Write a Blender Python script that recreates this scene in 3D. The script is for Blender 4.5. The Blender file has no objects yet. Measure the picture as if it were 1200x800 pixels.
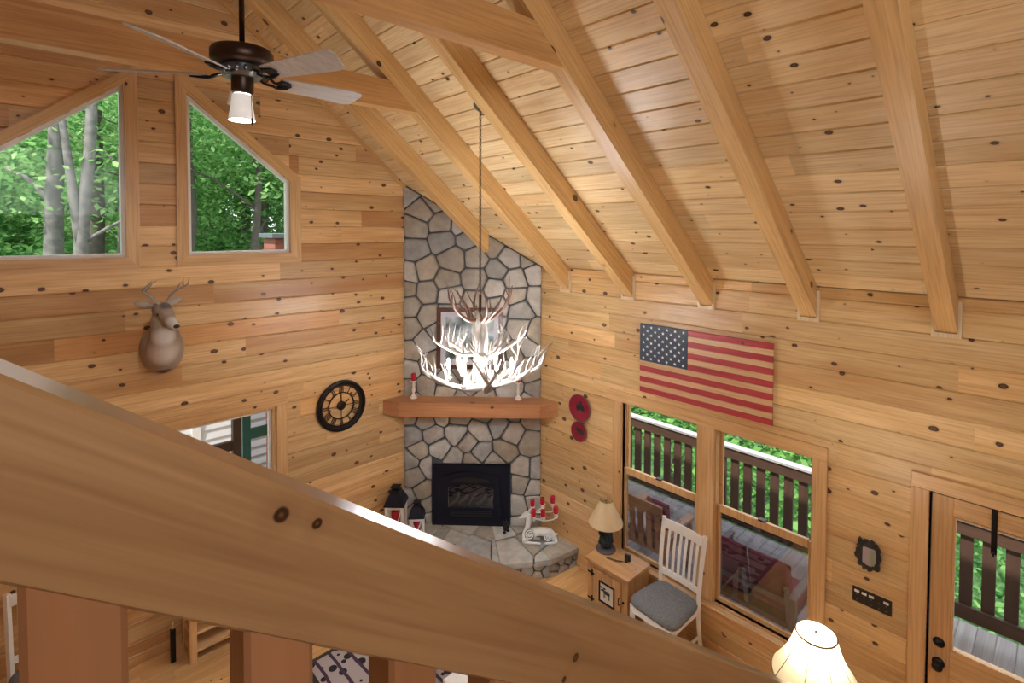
import bpy, bmesh, math, random
from mathutils import Vector, Matrix, Euler
PI = math.pi
scene = bpy.context.scene
COL = scene.collection
R_ = random.Random(7)

# ------------------------------------------------------------------ camera, world, lights
cam_d = bpy.data.cameras.new('camera')
cam = bpy.data.objects.new('camera', cam_d)
COL.objects.link(cam)
cam_d.sensor_fit = 'HORIZONTAL'
cam_d.sensor_width = 36.0
cam_d.lens = 609.346 / 1200 * 36
cam_d.shift_x = 0.0
cam_d.shift_y = -(400 - 286.489) / 1200
cam_d.clip_start = 0.02
cam_d.clip_end = 300
RIGHT = Vector((0.7326423535854724, -0.6806079257215536, 0.0028342861083201164))
DOWN = Vector((-0.017839956826825393, -0.023366417623326852, -0.9995677798267956))
FWD = Vector((0.6803799803588849, 0.7322751272387016, -0.029261243213282946))
cm = Matrix((RIGHT, -DOWN, -FWD)).transposed().to_4x4()
cm.translation = Vector((0, 0, 3.9))
cam.matrix_world = cm
scene.camera = cam

scene.view_settings.view_transform = 'Standard'
scene.view_settings.look = 'None'
scene.view_settings.gamma = 1.0
scene.view_settings.use_curve_mapping = False
scene.view_settings.exposure = 0.86

world = bpy.data.worlds.new('world')
scene.world = world
world.use_nodes = True
wn = world.node_tree.nodes
wn['Background'].inputs['Color'].default_value = (0.86, 0.93, 1.0, 1)
wn['Background'].inputs['Strength'].default_value = 1.25


def lamp(name, kind, loc, energy, color, size=0.05, rot=None):
    d = bpy.data.lights.new(name, kind)
    d.energy = energy
    d.color = color
    if kind == 'AREA':
        d.shape = 'RECTANGLE'
        d.size = size[0]
        d.size_y = size[1]
    elif kind == 'SUN':
        d.angle = size
    else:
        d.shadow_soft_size = size
    o = bpy.data.objects.new(name, d)
    COL.objects.link(o)
    o.location = loc
    if rot:
        o.rotation_euler = rot
    return o


def aim(o, target):
    o.rotation_euler = (Vector(target) - o.location).to_track_quat('-Z', 'Y').to_euler()


sun = lamp('sun', 'SUN', (-10, -4, 20), 4.2, (1.0, 0.95, 0.86), 0.02)
aim(sun, (-10 + 6.0, -4 + 1.5, 20 - 9.5))
loft = lamp('added_rear_fill', 'AREA', (0.3, -2.2, 4.9), 44, (0.95, 0.97, 1.0), (2.4, 1.6))  # added fill light behind the camera, not a known lamp of the house
aim(loft, (1.8, 3.0, 2.6))

CHAND_W = 42          # watts of each chandelier bulb

# ------------------------------------------------------------------ mesh helpers


class MB:
    def __init__(self):
        self.bm = bmesh.new()

    def face(self, vs):
        try:
            return self.bm.faces.new(vs)
        except ValueError:
            return None

    def loop(self, pts):
        return [self.bm.verts.new(p) for p in pts]

    def bridge(self, a, b):
        n = len(a)
        for i in range(n):
            self.face([a[i], a[(i + 1) % n], b[(i + 1) % n], b[i]])

    def box(self, x0, x1, y0, y1, z0, z1, bev=0.0, mat=None):
        if bev > 0:
            pts = [(x0 + bev, y0), (x1 - bev, y0), (x1, y0 + bev), (x1, y1 - bev), (x1 - bev, y1), (x0 + bev, y1), (x0, y1 - bev), (x0, y0 + bev)]
            ins = [(x0 + bev, y0 + bev), (x1 - bev, y0 + bev), (x1 - bev, y0 + bev), (x1 - bev, y1 - bev), (x1 - bev, y1 - bev), (x0 + bev, y1 - bev), (x0 + bev, y1 - bev), (x0 + bev, y0 + bev)]
            q = [(x0 + bev, y0 + bev), (x1 - bev, y0 + bev), (x1 - bev, y1 - bev), (x0 + bev, y1 - bev)]
            f = lambda p: p if mat is None else mat @ Vector(p)
            L1 = self.loop([f((p[0], p[1], z0 + bev)) for p in pts])
            L2 = self.loop([f((p[0], p[1], z1 - bev)) for p in pts])
            self.bridge(L1, L2)
            for L, z, s in ((L1, z0, -1), (L2, z1, 1)):
                Q = self.loop([f((p[0], p[1], z)) for p in q])
                for i in range(4):
                    a, b = L[2 * i], L[(2 * i + 1) % 8]
                    self.face([a, b, Q[(i + 1) % 4], Q[i]])
                    self.face([b, L[(2 * i + 2) % 8], Q[(i + 1) % 4]])
                self.face(Q)
        else:
            f = lambda p: p if mat is None else mat @ Vector(p)
            a = self.loop([f(p) for p in ((x0, y0, z0), (x1, y0, z0), (x1, y1, z0), (x0, y1, z0))])
            b = self.loop([f(p) for p in ((x0, y0, z1), (x1, y0, z1), (x1, y1, z1), (x0, y1, z1))])
            self.bridge(a, b)
            self.face(a[::-1])
            self.face(b)
        return self

    def beam(self, p, q, w, h, up=(0, 0, 1), bev=0.004):
        """box along p->q, width w sideways, height h along 'up'"""
        p, q = Vector(p), Vector(q)
        d = (q - p)
        L = d.length
        x = d.normalized()
        y = Vector(up).cross(x).normalized()
        z = x.cross(y)
        m = Matrix((x, y, z)).transposed().to_4x4()
        m.translation = p
        return self.box(0, L, -w / 2, w / 2, -h / 2, h / 2, bev, m)

    def prism(self, pts, ext):
        """planar polygon (3D points) extruded by vector ext"""
        e = Vector(ext)
        a = self.loop([Vector(p) for p in pts])
        b = self.loop([Vector(p) + e for p in pts])
        self.bridge(a, b)
        self.face(a[::-1])
        self.face(b)
        return self

    def tube(self, pts, radii, n=8, cap=True, flat=1.0, up=None):
        P = [Vector(p) for p in pts]
        if not hasattr(radii, '__len__'):
            radii = [radii] * len(P)
        T = []
        for i in range(len(P)):
            d = P[min(i + 1, len(P) - 1)] - P[max(i - 1, 0)]
            T.append(d.normalized() if d.length > 1e-9 else Vector((0, 0, 1)))
        ref = Vector(up) if up else (Vector((0, 0, 1)) if abs(T[0].z) < 0.9 else Vector((1, 0, 0)))
        u = ref.cross(T[0]).normalized()
        rings = []
        for i, p in enumerate(P):
            t = T[i]
            u = (u - t * u.dot(t))
            u = u.normalized() if u.length > 1e-6 else t.orthogonal().normalized()
            v = t.cross(u)
            r = radii[i]
            ru, rv = (r if hasattr(r, '__len__') else (r, r * flat))
            rings.append(self.loop([p + u * (ru * math.cos(2 * PI * k / n)) + v * (rv * math.sin(2 * PI * k / n)) for k in range(n)]))
        for a, b in zip(rings, rings[1:]):
            self.bridge(a, b)
        if cap:
            self.face(rings[0][::-1])
            self.face(rings[-1])
        return self

    def lathe(self, prof, center=(0, 0, 0), n=24, axis=(0, 0, 1), close=True):
        """prof: list of (radius, height)"""
        c = Vector(center)
        z = Vector(axis).normalized()
        x = z.orthogonal().normalized()
        y = z.cross(x)
        rings = []
        for r, h in prof:
            if r < 1e-6:
                rings.append([self.bm.verts.new(c + z * h)])
            else:
                rings.append(self.loop([c + z * h + x * (r * math.cos(2 * PI * k / n)) + y * (r * math.sin(2 * PI * k / n)) for k in range(n)]))
        for a, b in zip(rings, rings[1:]):
            if len(a) == 1 and len(b) == 1:
                continue
            if len(a) == 1:
                for k in range(n):
                    self.face([a[0], b[(k + 1) % n], b[k]])
            elif len(b) == 1:
                for k in range(n):
                    self.face([a[k], a[(k + 1) % n], b[0]])
            else:
                self.bridge(a, b)
        if close:
            if len(rings[0]) > 1:
                self.face(rings[0][::-1])
            if len(rings[-1]) > 1:
                self.face(rings[-1])
        return self

    def ball(self, c, r, n=12, scale=(1, 1, 1), m=8):
        c = Vector(c)
        prof = []
        rings = []
        for i in range(m + 1):
            a = PI * i / m
            rr, h = math.sin(a) * r, -math.cos(a) * r
            if i in (0, m):
                rings.append([self.bm.verts.new(c + Vector((0, 0, h * scale[2])))])
            else:
                rings.append(self.loop([c + Vector((rr * math.cos(2 * PI * k / n) * scale[0], rr * math.sin(2 * PI * k / n) * scale[1], h * scale[2])) for k in range(n)]))
        for a, b in zip(rings, rings[1:]):
            if len(a) == 1:
                for k in range(n):
                    self.face([a[0], b[(k + 1) % n], b[k]])
            elif len(b) == 1:
                for k in range(n):
                    self.face([a[k], a[(k + 1) % n], b[0]])
            else:
                self.bridge(a, b)
        return self

    def build(self, name, mat, parent=None, smooth=False):
        bmesh.ops.recalc_face_normals(self.bm, faces=self.bm.faces[:])
        off = Vector((0, 0, 0))
        p = parent
        while p is not None:
            off += p.location
            p = p.parent
        if off.length > 0:
            bmesh.ops.translate(self.bm, verts=self.bm.verts[:], vec=-off)
        me = bpy.data.meshes.new(name)
        self.bm.to_mesh(me)
        self.bm.free()
        if smooth:
            me.polygons.foreach_set('use_smooth', [True] * len(me.polygons))
            if smooth == 'auto':
                me.set_sharp_from_angle(angle=math.radians(40))
        o = bpy.data.objects.new(name, me)
        COL.objects.link(o)
        if mat:
            me.materials.append(mat)
        if parent:
            o.parent = parent
        return o


def tag(o, label, cat, group=None, kind=None):
    o['label'] = label
    if cat:
        o['category'] = cat
    if group:
        o['group'] = group
    if kind:
        o['kind'] = kind
    return o


def thing(name, label, cat, loc=(0, 0, 0), group=None):
    o = bpy.data.objects.new(name, None)
    COL.objects.link(o)
    o.location = loc
    o.empty_display_size = 0.1
    return tag(o, label, cat, group)


def struct(o, label=None):
    o['kind'] = 'structure'
    if label:
        o['label'] = label
    return o


def sempty(name, loc=(0, 0, 0), label=None):
    o = bpy.data.objects.new(name, None)
    COL.objects.link(o)
    o.location = loc
    return struct(o, label)


def copy_thing(o, parent=None):
    c = o.copy()
    COL.objects.link(c)
    if parent:
        c.parent = parent
    for ch in list(o.children):
        copy_thing(ch, c)
    return c


def smooth_path(pts, sub=4):
    P = [Vector(p) for p in pts]
    out = []
    for i in range(len(P) - 1):
        p0 = P[max(i - 1, 0)]
        p1, p2 = P[i], P[i + 1]
        p3 = P[min(i + 2, len(P) - 1)]
        for k in range(sub):
            t = k / sub
            out.append(0.5 * ((2 * p1) + (p2 - p0) * t + (2 * p0 - 5 * p1 + 4 * p2 - p3) * t * t + (3 * p1 - p0 - 3 * p2 + p3) * t ** 3))
    out.append(P[-1])
    return out


# ------------------------------------------------------------------ materials
def newmat(name):
    m = bpy.data.materials.new(name)
    m.use_nodes = True
    nt = m.node_tree
    return m, nt, nt.nodes['Principled BSDF']


def plain(name, color, rough=0.5, metal=0.0, noise=0.0, nscale=20, spec=0.5, emit=None, estr=0.0):
    m, nt, b = newmat(name)
    b.inputs['Roughness'].default_value = rough
    b.inputs['Metallic'].default_value = metal
    b.inputs['Specular IOR Level'].default_value = spec
    tc = nt.nodes.new('ShaderNodeTexCoord')
    nz = nt.nodes.new('ShaderNodeTexNoise')
    nz.inputs['Scale'].default_value = nscale
    nz.inputs['Detail'].default_value = 4
    nt.links.new(tc.outputs['Object'], nz.inputs['Vector'])
    mx = nt.nodes.new('ShaderNodeMix')
    mx.data_type = 'RGBA'
    k = noise if noise > 0 else 0.06
    mx.inputs['A'].default_value = (*[c * (1 - k) for c in color], 1)
    mx.inputs['B'].default_value = (*[min(1, c * (1 + k)) for c in color], 1)
    nt.links.new(nz.outputs['Fac'], mx.inputs['Factor'])
    nt.links.new(mx.outputs['Result'], b.inputs['Base Color'])
    if emit:
        b.inputs['Emission Color'].default_value = (*emit, 1)
        b.inputs['Emission Strength'].default_value = estr
    return m


def wood(name, light, mid, dark, axis='X', collapse=None, rot=(0, 0, 0), knots=1.15, tone=0.25, rough=0.38, red=0.5, kscale=1.0, boardred=0.25, spots=()):
    """knotty pine: grain along 'axis', knots as ellipses; 'collapse' drops one axis for flat walls"""
    m, nt, b = newmat(name)
    N, Lk = nt.nodes, nt.links
    tc = N.new('ShaderNodeTexCoord')
    geo = N.new('ShaderNodeNewGeometry')
    mp = N.new('ShaderNodeMapping')
    mp.vector_type = 'POINT'
    mp.inputs['Rotation'].default_value = rot
    Lk.new(tc.outputs['Object'], mp.inputs['Vector'])
    rv = N.new('ShaderNodeVectorMath')
    rv.operation = 'SCALE'
    rv.inputs[0].default_value = (13.1, 7.7, 9.3)
    Lk.new(geo.outputs['Random Per Island'], rv.inputs['Scale'])
    ad = N.new('ShaderNodeVectorMath')
    ad.operation = 'ADD'
    Lk.new(mp.outputs['Vector'], ad.inputs[0])
    Lk.new(rv.outputs['Vector'], ad.inputs[1])

    def scaled(al, ac, coll=True):
        s = N.new('ShaderNodeVectorMath')
        s.operation = 'MULTIPLY'
        v = [ac, ac, ac]
        v['XYZ'.index(axis)] = al
        if coll and collapse:
            v['XYZ'.index(collapse)] = 0.0
        s.inputs[1].default_value = v
        Lk.new(ad.outputs['Vector'], s.inputs[0])
        return s.outputs['Vector']

    def noise(vec, scale, detail=3, dist=0.0):
        n = N.new('ShaderNodeTexNoise')
        n.inputs['Scale'].default_value = scale
        n.inputs['Detail'].default_value = detail
        n.inputs['Distortion'].default_value = dist
        Lk.new(vec, n.inputs['Vector'])
        return n.outputs['Fac']

    def ramp(fac, stops):
        r = N.new('ShaderNodeValToRGB')
        e = r.color_ramp.elements
        e[0].position, e[0].color = stops[0][0], (*stops[0][1], 1)
        e[1].position, e[1].color = stops[-1][0], (*stops[-1][1], 1)
        for p, c in stops[1:-1]:
            x = e.new(p)
            x.color = (*c, 1)
        Lk.new(fac, r.inputs['Fac'])
        return r.outputs['Color']

    def mixc(f, a, c, blend='MIX'):
        x = N.new('ShaderNodeMix')
        x.data_type = 'RGBA'
        x.blend_type = blend
        for sock, val in (('Factor', f), ('A', a), ('B', c)):
            if isinstance(val, (int, float)):
                x.inputs[sock].default_value = val
            elif isinstance(val, tuple):
                x.inputs[sock].default_value = (*val, 1)
            else:
                Lk.new(val, x.inputs[sock])
        return x.outputs['Result']

    def math_(op, a, c=None, clamp=False):
        x = N.new('ShaderNodeMath')
        x.operation = op
        x.use_clamp = clamp
        for i, v in enumerate((a, c)):
            if v is None:
                continue
            if isinstance(v, (int, float)):
                x.inputs[i].default_value = v
            else:
                Lk.new(v, x.inputs[i])
        return x.outputs[0]

    broad = noise(scaled(0.7, 9), 1.0, 4, 0.8)
    base = ramp(broad, [(0.32, mid), (0.5, tuple((a + c) / 2 for a, c in zip(light, mid))), (0.66, light)])
    streak = noise(scaled(2.2, 75), 1.0, 3, 0.3)
    base = mixc(math_('MULTIPLY', math_('SUBTRACT', streak, 0.42, True), 1.5), base, dark)
    heart = noise(scaled(0.3, 2.6), 1.0, 2, 0.5)
    hf = math_('MULTIPLY', math_('SUBTRACT', heart, 0.53, True), 3.2 * red, True)
    base = mixc(hf, base, tuple(d * 1.35 for d in dark))
    # tone per board
    hsv = N.new('ShaderNodeHueSaturation')
    v = math_('ADD', math_('MULTIPLY', geo.outputs['Random Per Island'], tone), 1 - tone * 0.55)
    Lk.new(v, hsv.inputs['Value'])
    Lk.new(base, hsv.inputs['Color'])
    base = hsv.outputs['Color']
    fr = math_('FRACT', math_('MULTIPLY', geo.outputs['Random Per Island'], 17.3))
    bf_ = math_('MULTIPLY', math_('SUBTRACT', fr, 0.55, True), 1.6 * boardred, True)
    base = mixc(bf_, base, mixc(1.0, base, (0.86, 0.66, 0.48), 'MULTIPLY'))
    # knots
    if knots > 0:
        vo = N.new('ShaderNodeTexVoronoi')
        vo.inputs['Scale'].default_value = 1.0
        wob = N.new('ShaderNodeVectorMath')
        wob.operation = 'ADD'
        if collapse:
            vo.voronoi_dimensions = '2D'
            kv3 = scaled(3.4 * kscale, 4.9 * kscale)
            sx = N.new('ShaderNodeSeparateXYZ')
            Lk.new(kv3, sx.inputs[0])
            cx = N.new('ShaderNodeCombineXYZ')
            keep = [a for a in 'XYZ' if a != collapse]
            Lk.new(sx.outputs[keep[0]], cx.inputs[0])
            Lk.new(sx.outputs[keep[1]], cx.inputs[1])
            kv = cx.outputs[0]
        else:
            kv = scaled(3.4 * kscale, 4.9 * kscale)
        nn = N.new('ShaderNodeTexNoise')
        nn.inputs['Scale'].default_value = 18
        Lk.new(ad.outputs['Vector'], nn.inputs['Vector'])
        sc = N.new('ShaderNodeVectorMath')
        sc.operation = 'SCALE'
        sc.inputs['Scale'].default_value = 0.05
        Lk.new(nn.outputs['Color'], sc.inputs[0])
        Lk.new(kv, wob.inputs[0])
        Lk.new(sc.outputs['Vector'], wob.inputs[1])
        Lk.new(wob.outputs['Vector'], vo.inputs['Vector'])
        sep = N.new('ShaderNodeSeparateColor')
        Lk.new(vo.outputs['Color'], sep.inputs['Color'])
        rad = math_('MULTIPLY', math_('POWER', sep.outputs[0], 1.15), 0.098 * knots)
        d = math_('SUBTRACT', rad, vo.outputs['Distance'])
        km = math_('MULTIPLY', d, 45.0, True)
        halo = math_('MULTIPLY', math_('ADD', d, 0.05), 9.0, True)
        base = mixc(math_('MULTIPLY', halo, 0.45), base, tuple(d_ * 0.9 for d_ in dark))
        inner = math_('MULTIPLY', math_('SUBTRACT', d, 0.035), 60.0, True)
        kc = mixc(inner, (0.035, 0.014, 0.006), (0.13, 0.055, 0.02))
        base = mixc(km, base, kc)
    for (sp, sr) in spots:                      # single large knots with their halo
        dv = N.new('ShaderNodeVectorMath')
        dv.operation = 'SUBTRACT'
        dv.inputs[1].default_value = sp
        Lk.new(tc.outputs['Object'], dv.inputs[0])
        nn2 = N.new('ShaderNodeTexNoise')
        nn2.inputs['Scale'].default_value = 30
        Lk.new(tc.outputs['Object'], nn2.inputs['Vector'])
        ln = N.new('ShaderNodeVectorMath')
        ln.operation = 'LENGTH'
        Lk.new(dv.outputs['Vector'], ln.inputs[0])
        dist = math_('ADD', ln.outputs['Value'], math_('MULTIPLY', math_('SUBTRACT', nn2.outputs['Fac'], 0.5), sr * 0.7))
        dd = math_('SUBTRACT', sr, dist)
        base = mixc(math_('MULTIPLY', math_('ADD', dd, sr * 2.2), 0.25 / sr, True), base, mixc(0.5, base, dark))
        base = mixc(math_('MULTIPLY', dd, 4.0 / sr, True), base, (0.035, 0.014, 0.006))
        base = mixc(math_('MULTIPLY', math_('SUBTRACT', dd, sr * 0.55), 4.0 / sr, True), base, (0.12, 0.05, 0.02))
    Lk.new(base, b.inputs['Base Color'])
    b.inputs['Roughness'].default_value = rough
    bp = N.new('ShaderNodeBump')
    bp.inputs['Strength'].default_value = 0.08
    bp.inputs['Distance'].default_value = 0.004
    Lk.new(streak, bp.inputs['Height'])
    Lk.new(bp.outputs['Normal'], b.inputs['Normal'])
    return m


SL = 0.836
ANG = math.atan(SL)
M = {}
L_, D_, K_ = (0.77, 0.51, 0.255), (0.65, 0.385, 0.165), (0.34, 0.145, 0.045)
M['gable'] = wood('pine_gable', (0.79, 0.545, 0.275), (0.62, 0.385, 0.165), K_, 'X', 'Y', tone=0.44, red=1.0, boardred=1.0)
M['eave'] = wood('pine_eave', (0.82, 0.59, 0.30), (0.69, 0.45, 0.195), K_, 'Y', 'X', tone=0.36, red=0.8, boardred=0.7)
M['ceil_r'] = wood('pine_ceiling', (0.87, 0.70, 0.42), (0.78, 0.575, 0.29), (0.42, 0.2, 0.07), 'Y', 'Z', rot=(0, -ANG, 0), tone=0.26, red=0.45, knots=0.95)
M['ceil_l'] = wood('pine_ceiling_far', (0.87, 0.70, 0.42), (0.78, 0.575, 0.29), (0.42, 0.2, 0.07), 'Y', 'Z', rot=(0, ANG, 0), tone=0.26, red=0.45, knots=0.95)
M['rafter'] = wood('pine_rafter', (0.80, 0.53, 0.235), (0.70, 0.43, 0.17), K_, 'X', rot=(0, -ANG, 0), tone=0.15, red=0.3, knots=1.6, kscale=0.8)
M['rafter_l'] = wood('pine_rafter_far', (0.80, 0.53, 0.235), (0.70, 0.43, 0.17), K_, 'X', rot=(0, ANG, 0), tone=0.15, red=0.3, knots=1.6, kscale=0.8)
M['tie'] = wood('pine_tie', (0.72, 0.42, 0.17), (0.60, 0.33, 0.12), K_, 'X', tone=0.15, red=0.4, knots=1.6, kscale=0.8)
RA = math.atan(0.755)
M['rail'] = wood('pine_rail', (0.36, 0.205, 0.092), (0.26, 0.137, 0.056), (0.16, 0.07, 0.026), 'X', 'Y', rot=(0, -RA, 0), tone=0.1, red=0.9, knots=0, rough=0.3,
                 spots=[((x - 2.65, -0.037, z), r) for x, z, r in ((0.203, 3.577, 0.0105), (0.244, 3.5515, 0.0075), (0.72, 3.117, 0.008), (0.688, 3.095, 0.006), (1.25, 2.72, 0.012), (-0.4, 3.98, 0.01))])
M['wx'] = wood('pine_x', L_, D_, K_, 'X', tone=0.2, red=0.2, knots=0.9)
M['wy'] = wood('pine_y', L_, D_, K_, 'Y', tone=0.2, red=0.2, knots=0.9)
M['wz'] = wood('pine_z', L_, D_, K_, 'Z', tone=0.2, red=0.2, knots=0.9)
M['post'] = wood('pine_baluster', (0.34, 0.155, 0.07), (0.25, 0.105, 0.042), (0.28, 0.11, 0.04), 'Z', tone=0.1, red=0.4, knots=0.6)
M['white_pine'] = wood('fresh_pine', (0.82, 0.70, 0.50), (0.74, 0.60, 0.38), (0.5, 0.3, 0.14), 'Z', tone=0.1, red=0.1, knots=0)
M['floor'] = wood('pine_floor', (0.78, 0.50, 0.22), (0.66, 0.38, 0.15), (0.4, 0.18, 0.06), 'X', 'Z', tone=0.25, red=0.4, rough=0.3, knots=0.7)
M['mantel'] = wood('cedar_mantel', (0.60, 0.30, 0.15), (0.50, 0.23, 0.10), (0.3, 0.11, 0.04), 'X', rot=(0, 0, PI / 4), tone=0.1, knots=1.2)
M['table'] = wood('rustic_table', (0.62, 0.36, 0.16), (0.48, 0.25, 0.09), (0.28, 0.12, 0.04), 'Y', tone=0.25, knots=0.9)
M['table_z'] = wood('rustic_table_door', (0.60, 0.34, 0.14), (0.47, 0.24, 0.085), (0.28, 0.12, 0.04), 'Z', tone=0.25, knots=0.9)
M['deckwood'] = wood('deck_stain', (0.075, 0.038, 0.024), (0.05, 0.026, 0.017), (0.03, 0.015, 0.01), 'Z', tone=0.4, knots=0, rough=0.6)
M['deckrail'] = wood('deck_stain_y', (0.075, 0.038, 0.024), (0.05, 0.026, 0.017), (0.03, 0.015, 0.01), 'Y', tone=0.4, knots=0, rough=0.6)
M['deckcap'] = wood('sky_sheen_cap', (0.40, 0.40, 0.42), (0.30, 0.30, 0.32), (0.2, 0.19, 0.19), 'Y', tone=0.2, knots=0, rough=0.4)  # pale grey stands in for sky reflected along the cap top
M['deck'] = wood('weathered_deck', (0.34, 0.30, 0.30), (0.23, 0.19, 0.185), (0.13, 0.09, 0.085), 'X', tone=0.35, knots=0.3, red=0.7, rough=0.35)
M['outwood2'] = plain('weathered_brown', (0.13, 0.10, 0.085), 0.6, noise=0.3)
M['outwood'] = wood('cedar_outdoor', (0.42, 0.20, 0.08), (0.30, 0.13, 0.05), (0.14, 0.06, 0.025), 'Y', tone=0.3, knots=0.4)
M['white'] = plain('white_paint', (0.86, 0.84, 0.80), 0.4)
M['vinyl'] = plain('white_vinyl', (0.82, 0.82, 0.80), 0.35)
M['black'] = plain('black_metal', (0.012, 0.012, 0.014), 0.4, 0.6)
M['blackp'] = plain('black_plastic', (0.015, 0.015, 0.016), 0.35)
M['navy'] = plain('blackened_steel', (0.013, 0.015, 0.03), 0.42, 0.5)
M['bronze'] = plain('bronze', (0.05, 0.03, 0.022), 0.35, 0.8)
M['pewter'] = plain('pewter', (0.20, 0.22, 0.24), 0.3, 0.85)
M['red'] = plain('red_wax', (0.52, 0.015, 0.035), 0.4, spec=0.4)
M['redplate'] = plain('red_enamel', (0.26, 0.018, 0.04), 0.25)
M['redcloth'] = plain('red_cushion', (0.16, 0.012, 0.03), 0.85, noise=0.25, nscale=60)
M['pillow'] = plain('pale_cushion', (0.42, 0.33, 0.34), 0.9)
M['grey'] = plain('grey_upholstery', (0.17, 0.175, 0.18), 0.95, noise=0.55, nscale=60)
M['dark'] = plain('dark_gap', (0.02, 0.015, 0.012), 0.8)
M['carve'] = plain('dark_carving', (0.03, 0.033, 0.035), 0.4, 0.2)
M['deerwhite'] = plain('white_resin', (0.86, 0.88, 0.87), 0.35)
M['teal'] = plain('teal_paint', (0.02, 0.14, 0.14), 0.4)
M['porch'] = plain('porch_brown', (0.06, 0.03, 0.022), 0.5, noise=0.2)
M['siding'] = plain('white_siding', (0.75, 0.77, 0.78), 0.5)
M['brick'] = plain('brick', (0.28, 0.10, 0.07), 0.8, noise=0.3)
M['slate'] = plain('slate', (0.12, 0.15, 0.17), 0.5)
M['brass'] = plain('antique_brass', (0.30, 0.2, 0.08), 0.35, 0.9)


def mat_glass(name, tint=(1, 1, 1), refl=0.08):
    m = bpy.data.materials.new(name)
    m.use_nodes = True
    nt = m.node_tree
    nt.nodes.remove(nt.nodes['Principled BSDF'])
    tr = nt.nodes.new('ShaderNodeBsdfTransparent')
    tr.inputs['Color'].default_value = (*tint, 1)
    gl = nt.nodes.new('ShaderNodeBsdfGlossy')
    gl.inputs['Roughness'].default_value = 0.02
    fr = nt.nodes.new('ShaderNodeLayerWeight')
    fr.inputs['Blend'].default_value = 0.25
    mu = nt.nodes.new('ShaderNodeMath')
    mu.operation = 'MULTIPLY_ADD'
    mu.inputs[1].default_value = 0.3
    mu.inputs[2].default_value = refl
    mu.use_clamp = True
    nt.links.new(fr.outputs['Fresnel'], mu.inputs[0])
    mx = nt.nodes.new('ShaderNodeMixShader')
    nt.links.new(mu.outputs[0], mx.inputs['Fac'])
    nt.links.new(tr.outputs[0], mx.inputs[1])
    nt.links.new(gl.outputs[0], mx.inputs[2])
    nt.links.new(mx.outputs[0], nt.nodes['Material Output'].inputs['Surface'])
    return m


M['glass'] = mat_glass('window_glass', refl=0.0)
M['glass_low'] = mat_glass('sash_glass', (0.74, 0.74, 0.78), refl=0.09)


def mat_stone():
    m, nt, b = newmat('field_stone')
    N, Lk = nt.nodes, nt.links
    geo = N.new('ShaderNodeNewGeometry')
    tc = N.new('ShaderNodeTexCoord')
    r = N.new('ShaderNodeValToRGB')
    e = r.color_ramp.elements
    cols = [(0.0, (0.46, 0.40, 0.29)), (0.15, (0.52, 0.50, 0.45)), (0.3, (0.34, 0.28, 0.19)), (0.45, (0.48, 0.47, 0.43)), (0.6, (0.26, 0.27, 0.27)), (0.72, (0.44, 0.37, 0.26)), (0.86, (0.36, 0.36, 0.34)), (1.0, (0.60, 0.58, 0.52))]
    e[0].position, e[0].color = cols[0][0], (*cols[0][1], 1)
    e[1].position, e[1].color = cols[-1][0], (*cols[-1][1], 1)
    for p, c in cols[1:-1]:
        x = e.new(p)
        x.color = (*c, 1)
    Lk.new(geo.outputs['Random Per Island'], r.inputs['Fac'])
    n1 = N.new('ShaderNodeTexNoise')
    n1.inputs['Scale'].default_value = 9
    n1.inputs['Detail'].default_value = 8
    n1.inputs['Roughness'].default_value = 0.65
    Lk.new(tc.outputs['Object'], n1.inputs['Vector'])
    mx = N.new('ShaderNodeMix')
    mx.data_type = 'RGBA'
    mx.blend_type = 'OVERLAY'
    mx.inputs['Factor'].default_value = 0.55
    Lk.new(r.outputs['Color'], mx.inputs['A'])
    Lk.new(n1.outputs['Fac'], mx.inputs['B'])
    hs = N.new('ShaderNodeHueSaturation')
    hs.inputs['Saturation'].default_value = 0.8
    Lk.new(mx.outputs['Result'], hs.inputs['Color'])
    Lk.new(hs.outputs['Color'], b.inputs['Base Color'])
    b.inputs['Roughness'].default_value = 0.8
    bp = N.new('ShaderNodeBump')
    bp.inputs['Strength'].default_value = 0.5
    bp.inputs['Distance'].default_value = 0.015
    Lk.new(n1.outputs['Fac'], bp.inputs['Height'])
    Lk.new(bp.outputs['Normal'], b.inputs['Normal'])
    return m


M['stone'] = mat_stone()
M['mortar'] = plain('mortar', (0.10, 0.11, 0.12), 0.9, noise=0.3, nscale=30)


def mat_leaf(name, c1, c2, trans=0.45):
    m = bpy.data.materials.new(name)
    m.use_nodes = True
    nt = m.node_tree
    N, Lk = nt.nodes, nt.links
    N.remove(N['Principled BSDF'])
    geo = N.new('ShaderNodeNewGeometry')
    r = N.new('ShaderNodeValToRGB')
    e = r.color_ramp.elements
    e[0].color = (*c1, 1)
    e[1].color = (*c2, 1)
    Lk.new(geo.outputs['Random Per Island'], r.inputs['Fac'])
    d = N.new('ShaderNodeBsdfDiffuse')
    t = N.new('ShaderNodeBsdfTranslucent')
    Lk.new(r.outputs['Color'], d.inputs['Color'])
    Lk.new(r.outputs['Color'], t.inputs['Color'])
    mx = N.new('ShaderNodeMixShader')
    mx.inputs['Fac'].default_value = trans
    Lk.new(d.outputs[0], mx.inputs[1])
    Lk.new(t.outputs[0], mx.inputs[2])
    Lk.new(mx.outputs[0], N['Material Output'].inputs['Surface'])
    return m


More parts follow.
